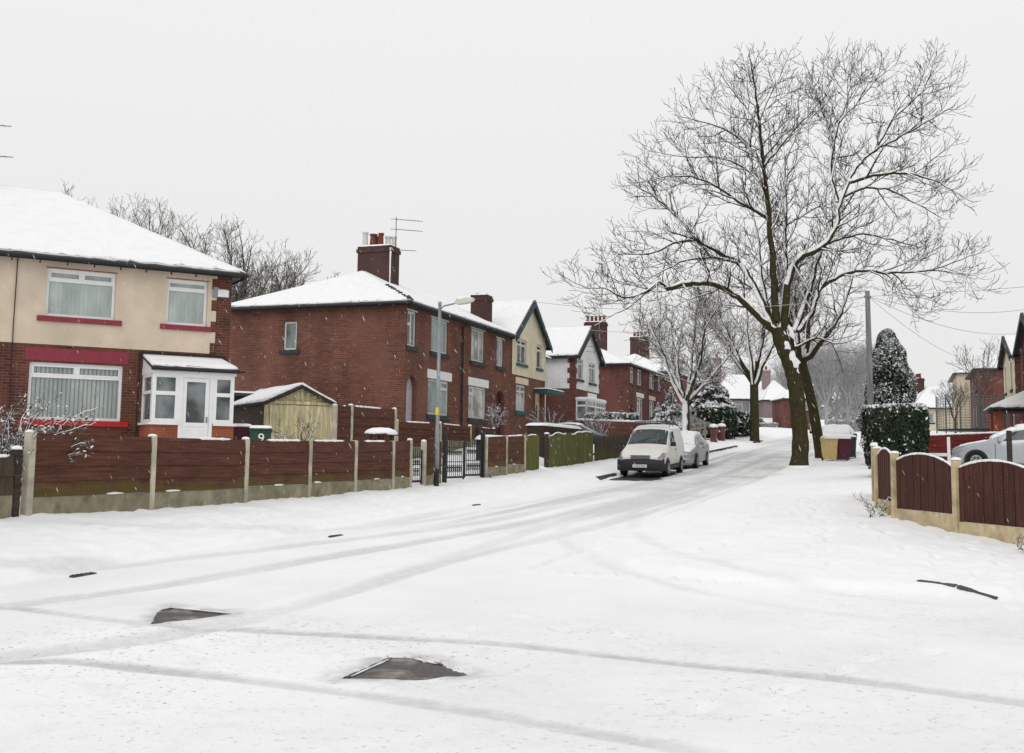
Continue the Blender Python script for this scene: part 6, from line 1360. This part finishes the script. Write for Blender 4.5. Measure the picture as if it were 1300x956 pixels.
def auto_tree(label, loc, seed, trunk, mains, spread, height, cfg, mt, mc, mw, r0=.3, lean=(0, 0), cat='tree', name='street_tree', group=None, snow=True):
    r = thing(name, label, cat, loc, 0, group); T = Tree(seed); q = T.r
    tp = np.array([(0, 0, -.2), (lean[0]*.4, lean[1]*.4, trunk*.5), (lean[0], lean[1], trunk)]); P = catmull(tp, 4)
    T.trunk.add(P, np.interp(np.linspace(0, 1, len(P)), [0, .12, 1], [r0*1.25, r0, r0*.85]), 14)
    if not snow: T.snowline = lambda *a: None
    for i in range(mains):
        az = 6.283*(i/mains)+q.normal(0, .35); tilt = spread*(.35+.75*q.random()) if i else .1
        H = (height-trunk)*(.75+.25*q.random())*(1-.25*tilt); R_ = H*math.tan(min(tilt, 1.1)); d = np.array((math.cos(az), math.sin(az)))
        st = tp[-1]+np.array((d[0]*r0*.4, d[1]*r0*.4, -trunk*.12*q.random()))
        pts = [st]
        for k in (.25, .5, .75, 1.): pts.append(st+np.array((*(d*R_*k**.85+q.normal(0, .1*H*k*.5, 2)), H*k**1.05)))
        P, rd = T.main(pts, r0*(.5+.15*q.random()), .018, 4, .06, snow=snow); T.kids(P, rd, 0, cfg, .18)
        # one fork per main limb
        m = len(P)//2; az2 = az+q.choice((-1, 1))*(.6+.5*q.random()); d2 = np.array((math.cos(az2), math.sin(az2))); H2 = H*.5
        pts = [P[m]+0, P[m]+np.array((*(d2*H2*.3), H2*.4)), P[m]+np.array((*(d2*H2*.55), H2*.95))]
        P2_, rd2 = T.main(pts, rd[m]*.7, .014, 5, .06, snow=snow); T.kids(P2_, rd2, 0, cfg, .15)
    T.build(r, mt, mc, mw); return r
auto_tree('thick leaning bare trunk close behind the huge street tree', (*P2(53.9, -3.6), gz(53.9, -3.6)), 21, 4.7, 6, .8, 10.5, MID, M['bark'], M['limb'], M['twigW'], .25, (-.85, .2))
auto_tree('snow-plastered forked tree just beyond the silver hatchback', (*P2(57.8, -10.75), gz(57.8, -10.75)), 8, 2.9, 8, .95, 9.4, MID, M['barkW'], M['limb'], M['twigW'], .22)
auto_tree('dark-trunked snowy tree further along the pavement near the round hedges', (*P2(81.3, -10.1), gz(81.3, -10.1)), 15, 4.6, 7, .6, 13.5, MID, M['bark'], M['limb'], M['twigW'], .34)
#auto_tree('slim snowy tree near the far end of the row of houses', (*P2(104, -11.), gz(104, -11)), 31, 3.5, 6, .7, 12, FAR, M['barkW'], M['barkW'], M['twigF'], .25)
# trees behind the roofs
back = [('bare tree with rounded crown over the porch house roof, closest to the ridge', -28.6, 72, 18.9, 33), ('bare tree with twiggy crown over the sloping hip of the porch house roof', -25.4, 72, 18.6, 34), ('bare tree lower on the hip of the porch house roof', -20.6, 70, 14.2, 36),
        ('tall bare tree between the porch house and the red terrace', -16.9, 66, 16.2, 35), ('bushy bare tree nearest the red terrace hip', -14.4, 64, 13.4, 37)]
for lab, x, y, zt, sd in back:
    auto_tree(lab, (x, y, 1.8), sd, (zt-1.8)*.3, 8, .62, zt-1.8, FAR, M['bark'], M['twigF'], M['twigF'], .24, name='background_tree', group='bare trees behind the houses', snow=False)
# hazy woods past the end of the street
rw = np.random.default_rng(9)
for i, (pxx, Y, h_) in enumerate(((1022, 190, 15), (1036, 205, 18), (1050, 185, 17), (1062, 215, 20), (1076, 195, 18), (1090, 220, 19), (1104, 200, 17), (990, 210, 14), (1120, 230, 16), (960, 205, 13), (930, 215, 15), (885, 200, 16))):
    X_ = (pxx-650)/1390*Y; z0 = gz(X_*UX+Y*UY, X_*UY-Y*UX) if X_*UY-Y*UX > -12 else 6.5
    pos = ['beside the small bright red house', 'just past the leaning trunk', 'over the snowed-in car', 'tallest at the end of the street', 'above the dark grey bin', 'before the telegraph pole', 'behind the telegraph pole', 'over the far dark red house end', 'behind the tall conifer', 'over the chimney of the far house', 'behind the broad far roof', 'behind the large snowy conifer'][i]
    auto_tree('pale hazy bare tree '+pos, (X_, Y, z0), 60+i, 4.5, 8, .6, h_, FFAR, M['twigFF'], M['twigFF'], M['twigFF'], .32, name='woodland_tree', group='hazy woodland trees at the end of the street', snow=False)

# ------------------------------------------------------------------ evergreens, hedges and shrubs
def leaf_mesh(name, P, size, N, mi, mats, par, rs, aspect=1.6):
    """small leaf-sized quads at P with rough normals N"""
    n = len(P); N = N+rs.normal(0, .55, (n, 3)); N /= np.linalg.norm(N, axis=1)[:, None]
    ref = rs.normal(0, 1, (n, 3)); a = np.cross(N, ref); a /= np.linalg.norm(a, axis=1)[:, None]+1e-9; b = np.cross(N, a)
    sz = size*(.6+.8*rs.random(n))[:, None]; a = a*sz*aspect*.5; b = b*sz*.5
    bend = N*sz*.18
    V = np.stack([P-a, P-b*.9+bend, P+a, P+b*.9+bend], 1).reshape(-1, 3); F_ = np.arange(4*n).reshape(n, 4)
    return np_mesh(name, V, F_, mats, par, mi)
def hedge(label, loc, rz, lx, ly, h, n, size, snow_top=.75, mats=None, name='hedge', round_=.25, seed=1, side_snow=.06):
    r = thing(name, label, 'hedge', loc, rz); rs = np.random.default_rng(seed); mats = mats or [M['leafdark'], M['snowleaf']]
    d = rs.random((n, 3))*2-1; f = rs.integers(0, 5, n); sgn = np.where(rs.random(n) < .5, -1, 1)
    d[f == 0, 2] = 1; m = (f == 1) | (f == 2); d[m, 1] = sgn[m]; m = (f == 3) | (f == 4); d[m, 0] = sgn[m]
    N = np.where(np.abs(d) > .999, d, d*.15); 
    p8 = (np.abs(d)**6).sum(1)**(1/6); dd = d/(p8[:, None]**round_)
    lump = 1+.12*np.array([fb3(*q) for q in dd*np.array((lx, ly, h))*.9])[:, None]
    P = dd*np.array((lx/2, ly/2, h/2))*lump*(1-.12*rs.random((n, 1))**2)+np.array((0, 0, h/2-.05))
    up = np.clip((P[:, 2]/h-.72)/.28, 0, 1)
    mi = (rs.random(n) < np.where(N[:, 2] > .6, snow_top, side_snow+.55*up**2*snow_top+.16*np.array([max(0, fb3(*q)) for q in P*2.2]))).astype(int)
    P[mi == 1] += np.array((0, 0, .02)); mi = np.where((mi == 1) & (N[:, 2] < .6) & (rs.random(n) < .55), 2, mi); mats = mats[:2]+[M['leaffrost']]
    leaf_mesh('foliage', P, size, N, mi, mats, r, rs)
    c = MB(); c.bev(-lx/2*.86, lx/2*.86, -ly/2*.86, ly/2*.86, .04, h*.9, .15); c.box(-lx/2*.6, lx/2*.6, -ly/2*.5, ly/2*.5, -.7, .1); c.build('core', mats[0], r); return r
hx, hy = P2(36., -.45)
hedge('thick dark clipped hedge with a snowy top behind the wavy fence', (hx+.27, hy, gz(36, -.45)+.38), R(-10), 1.6, 2.1, 1.85, 15000, .065, .85, seed=2, side_snow=.03)
def conifer(label, loc, h, rad, n, size, snow, name='conifer', seed=1, shape=.8, mats=None, layers=0, top=.1):
    r = thing(name, label, 'tree', loc); rs = np.random.default_rng(seed); mats = mats or [M['leafdark'], M['snowleaf']]
    t = rs.random(n)**.8; az = rs.random(n)*6.283
    prof = lambda t: np.minimum(1, (1-t)**shape*1.15+.02)*np.minimum(1, .55+t*3)
    rr = rad*prof(t)*(1-.35*rs.random(n)**2)
    lay = np.zeros(n)
    if layers:
        nb = layers*9; bz = rs.random(nb)**.85; ba = rs.random(nb)*6.283; k = rs.integers(0, nb, n); u = rs.random(n)**.6
        R_ = rad*prof(bz[k])*(.8+.4*rs.random(nb)[k]); rr = R_*u; az = ba[k]+rs.normal(0, .16, n)*(1.3-u*.6); t = bz[k]-.12*u**1.6*rad/h*2+rs.normal(0, .012, n)
        lay = rs.normal(0, 1, n)
    P = np.stack([rr*np.cos(az), rr*np.sin(az), np.clip(t, 0.02, 1)*h], 1)
    lump = np.array([fb3(*(q*1.3)) for q in P]); P[:, :2] *= (1+.32*lump)[:, None]
    N = np.stack([np.cos(az)*.7, np.sin(az)*.7, np.full(n, .75)], 1)
    mi = (rs.random(n) < np.clip(snow+.5*lump+(.35*(lay > .3) if layers else 0), .02, .95)).astype(int); P[mi == 1, 2] += .05
    mi = np.where((mi == 1) & (rs.random(n) < .6) & (layers == 0), 2, mi); mats = mats[:2]+[M['leaffrost']]
    leaf_mesh('crown', P, size, N, mi, mats, r, rs)
    c = MB(); c.tube([(0, 0, -.2), (0, 0, h*.5), (0, 0, h*.93)], [max(.08, rad*.09), rad*.06, .02], 7); 
    c.build('trunk', M['bark'], r)
    if not layers: c = MB(); c.lathe([(rad*.55*float(prof(np.array(q))), q*h) for q in (0.03, .15, .35, .6, .8, .93)], n=10); c.build('inner_branches', mats[0], r)
    return r
cx, cy = P2(47.6, -.46)
conifer('tall columnar conifer speckled with snow beside the telegraph pole', (cx+.0, cy, gz(47.6, -.4)-.1), 5.6, 1.18, 36000, .06, .42, seed=4, shape=.46)
#conifer('slim dark evergreen hard against the telegraph pole', (cx-1., cy+.4, gz(47.6, -1.4)-.1), 4.6, .5, 3500, .1, .16, seed=5, shape=.35)
conifer('large snow-laden conifer spreading over the grey people carrier', (*P2(84, -13.9), gz(84, -13.9)), 5.8, 2.6, 11000, .22, .42, seed=6, shape=.75, layers=14)
conifer('small grey-green conifer in front of the brownish brick house', (*P2(66.5, -13.3), gz(66.5, -13.3)), 3.3, 1.15, 4200, .13, .35, seed=7, shape=.85, layers=9, mats=[M['leafgrey'], M['snowleaf']])
conifer('smaller bluish conifer beside the taller garden one', (*P2(64.3, -13.6), gz(64.3, -13.6)), 2.3, .9, 2600, .12, .35, seed=8, shape=.85, layers=8, mats=[M['leafgrey'], M['snowleaf']])
def P3(s, t, dz=0): return (*P2(s, t), gz(s, t)+dz)
hedge('rounded hedge capped with snow next to the yellowish rails', P3(80., -12.6), YAW_U, 4., 2.4, 2.3, 4200, .16, .9, seed=11, round_=.7, side_snow=.1)
hedge('long low dark hedge by the dark-trunked snowy tree', P3(89., -12.4), YAW_U, 9., 2.0, 1.75, 5200, .17, .9, seed=12, side_snow=.14)
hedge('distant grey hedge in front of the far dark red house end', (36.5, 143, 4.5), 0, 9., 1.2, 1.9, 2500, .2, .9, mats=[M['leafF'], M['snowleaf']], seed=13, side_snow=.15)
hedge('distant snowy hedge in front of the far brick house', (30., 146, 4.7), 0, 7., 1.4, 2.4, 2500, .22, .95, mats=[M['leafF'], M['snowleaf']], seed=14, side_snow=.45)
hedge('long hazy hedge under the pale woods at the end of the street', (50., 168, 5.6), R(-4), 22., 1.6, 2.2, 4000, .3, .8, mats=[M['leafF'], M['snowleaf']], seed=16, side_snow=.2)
M['hazeleaf'] = leafy('haze_tinted_leaf', (.24, .24, .25), .35)  # leaf colour paled to stand for distance haze
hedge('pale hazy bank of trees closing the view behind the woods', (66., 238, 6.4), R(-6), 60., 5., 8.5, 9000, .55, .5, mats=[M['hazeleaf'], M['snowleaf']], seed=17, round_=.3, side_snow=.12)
hedge('snowy low hedge along the wall of the white house', P3(60.8, -15.5, .2), YAW_U-math.pi/2, 3.2, .9, 1.35, 2200, .13, .9, mats=[M['leafgrey'], M['snowleaf']], seed=15, round_=.6, side_snow=.45)
def shrub(label, loc, n, h, spread, seed, mt=None, size=1., leafn=0, name='shrub', snow=True, dens=1., r0=.014):
    r = thing(name, label, 'shrub', loc); T = Tree(seed); T.sk = .45; q = T.r; cfg = {0: (.16/dens, .42*size, .008, 42, .03, .18), 1: (.11/dens, .2*size, .006, 42, .03, .2), 'levels': 2, 'min': .0035}
    if not snow: T.snowline = lambda *a: None
    for i in range(n):
        az = q.random()*6.283; l = h*(.6+.5*q.random()); d = np.array((math.cos(az), math.sin(az)))*spread*(.2+q.random()); st = np.array((*(d*.15), -.1))
        pts = [st, st+np.array((*(d*.35), l*.5)), st+np.array((*(d*.8), l*.88)), st+np.array((*(d*1.2), l))]
        P, rd = T.main(pts, r0, .005, 4, .08, snow=snow); T.kids(P, rd, 0, cfg, .15)
    T.build(r, M['twig'], mt or M['twigW'], mt or M['twigW'])
    if leafn:
        V = np.concatenate(T.twigs.v); P = V[q.integers(0, len(V), leafn)]+q.normal(0, .02, (leafn, 3)); leaf_mesh('foliage', P, .035, np.tile((0, 0, 1.), (leafn, 1)), (q.random(leafn) < .55).astype(int), [M['leafgrey'], M['snowleaf']], r, q)
    return r
shrub('twiggy shrub loaded with snow behind the low end of the fence', (-7.75, 16.8, gz(13.2, -12.9)), 46, 1.45, .95, 41, leafn=2600, r0=.016)
shrub('sparse snowy rose sprig against the big striped-blind window', (-8.95, 22.6, gz(18.2, -15.9)), 5, 1.3, .3, 43, leafn=160)
shrub('bare bush with snow dots in front of the wooden garage', (-5.75, 30., gz(26.3, -15.5)), 14, 1.35, .6, 44, M['twig'], dens=.9)
shrub('snow-covered arching bush by the canopy of the cream gabled house', P3(48.3, -15.2), 16, 1.7, .9, 45, size=1.2)
shrub('small round bush piled with snow by the brown garden fence corner', P3(40.6, -15.1, .6), 14, .95, .35, 46, leafn=900)
shrub('snowy sprawling bush beside the dark blue car', P3(57.6, -15.4), 18, 1.5, .8, 47, leafn=1500, size=1.2)
shrub('scrubby brown weeds at the foot of the wavy fence corner', (6.72, 20.35, gz(21.5, -.4)), 9, .42, .3, 48, M['twig'], size=.5)
shrub('yellowing grass tuft at the foot of the black gate post', P3(31.45, -11.85), 9, .25, .18, 49, M['twig'], size=.3)
shrub('dry weed tuft under the wavy fence near the frame edge', (7.25, 15.5, mz(7.25, 15.5)), 8, .32, .2, 50, M['twig'], size=.4)
auto_tree('thin bare sapling standing in front of the low cream house', P3(72, 4.6), 71, 2., 4, .3, 6.2, {**FAR, 0: (.7, 1.2, .015, 35, .1, .1)}, M['twigF'], M['twigF'], M['twigF'], .06, name='sapling', snow=False)
auto_tree('small bare garden tree before the plain dark red brick house', P3(84, 3.6), 72, 1.2, 4, .5, 3.4, FAR, M['twig'], M['twigW'], M['twigW'], .08, name='garden_tree', snow=False)

# ------------------------------------------------------------------ falling snow
nf = 6500; rs = np.random.default_rng(77)
Yd = 9+40*rs.random(nf)**.75; Xd = (rs.random(nf)*2-1)*Yd*.56; Zd = rs.random(nf)*(1.6+Yd*.42)+.05
ax = np.array((.42, .05, -.9)); ax /= np.linalg.norm(ax)
C_ = np.stack([Xd, Yd, Zd], 1); ln = (.03+.055*rs.random(nf))[:, None]; wd = (.0013+.0014*rs.random(nf))[:, None]
d = ax+rs.normal(0, .08, (nf, 3)); d /= np.linalg.norm(d, axis=1)[:, None]; e1 = np.cross(d, (0, 1, 0)); e1 /= np.linalg.norm(e1, axis=1)[:, None]; e2 = np.cross(d, e1)
V = np.stack([C_-d*ln/2, C_+e1*wd, C_+e2*wd, C_-e1*wd, C_-e2*wd, C_+d*ln/2], 1).reshape(-1, 3)
f0 = np.array([(0, 1, 2), (0, 2, 3), (0, 3, 4), (0, 4, 1), (5, 2, 1), (5, 3, 2), (5, 4, 3), (5, 1, 4)]); F_ = (f0[None]+6*np.arange(nf)[:, None, None]).reshape(-1, 3)
fs_ = np_mesh('falling_snow', V, F_, M['snow']); meta(fs_, kind='stuff')

# ------------------------------------------------------------------ daylight
w = bpy.data.worlds.new('World'); scene.world = w; w.use_nodes = True; nt = w.node_tree
bg = nt.nodes['Background']; sky = nt.nodes.new('ShaderNodeTexSky'); sky.sky_type = 'NISHITA'; sky.sun_disc = False
SUN_EL, SUN_AZ = R(48), R(200)
sky.sun_elevation = SUN_EL; sky.sun_rotation = SUN_AZ; sky.dust_density = 6; sky.air_density = 1.
tc = nt.nodes.new('ShaderNodeTexCoord'); sp = nt.nodes.new('ShaderNodeSeparateXYZ'); nt.links.new(tc.outputs['Generated'], sp.inputs[0])
rp = nt.nodes.new('ShaderNodeValToRGB'); e = rp.color_ramp.elements
e[0].position = 0.; e[0].color = (.82, .818, .812, 1); e[1].position = .45; e[1].color = (.91, .91, .91, 1)
nt.links.new(sp.outputs['Z'], rp.inputs['Fac'])
ml = nt.nodes.new('ShaderNodeVectorMath'); ml.operation = 'SCALE'; ml.inputs['Scale'].default_value = 10.
nt.links.new(rp.outputs['Color'], ml.inputs[0])
mx = nt.nodes.new('ShaderNodeMix'); mx.data_type = 'RGBA'; mx.inputs[0].default_value = .97     # an even cloud sheet over the sky
nt.links.new(sky.outputs[0], mx.inputs[6]); nt.links.new(ml.outputs[0], mx.inputs[7]); nt.links.new(mx.outputs[2], bg.inputs['Color']); bg.inputs['Strength'].default_value = .1
sl = bpy.data.lights.new('overcast_sun', 'SUN'); sl.energy = .75; sl.angle = R(40); sl.color = (1., .985, .96)
so = bpy.data.objects.new('overcast_sun', sl); COL.objects.link(so); so.rotation_euler = (math.pi/2-SUN_EL, 0, math.pi-SUN_AZ)

# ------------------------------------------------------------------ camera
cd = bpy.data.cameras.new('camera'); cam = bpy.data.objects.new('camera', cd); COL.objects.link(cam); scene.camera = cam
cd.sensor_width = 36.; cd.lens = 36.*1390/1300; cd.shift_y = -45/1300; cd.clip_start = .1; cd.clip_end = 2000
pitch = math.atan(146.5/1390); roll = .0133
cp, sp_ = math.cos(pitch), math.sin(pitch); rv = Vector((1, 0, 0)); uv = Vector((0, -sp_, cp)); bv = Vector((0, -cp, -sp_))
r2_ = rv*math.cos(roll)+uv*math.sin(roll); u2_ = -rv*math.sin(roll)+uv*math.cos(roll)
cam.matrix_world = Matrix(((r2_.x, u2_.x, bv.x, 0), (r2_.y, u2_.y, bv.y, 0), (r2_.z, u2_.z, bv.z, 1.6), (0, 0, 0, 1)))
scene.view_settings.view_transform = 'Standard'; scene.view_settings.look = 'None'; scene.view_settings.exposure = 0; scene.view_settings.gamma = 1
scene.render.engine = 'CYCLES'; scene.cycles.max_bounces = 6; scene.cycles.diffuse_bounces = 3; scene.cycles.glossy_bounces = 2
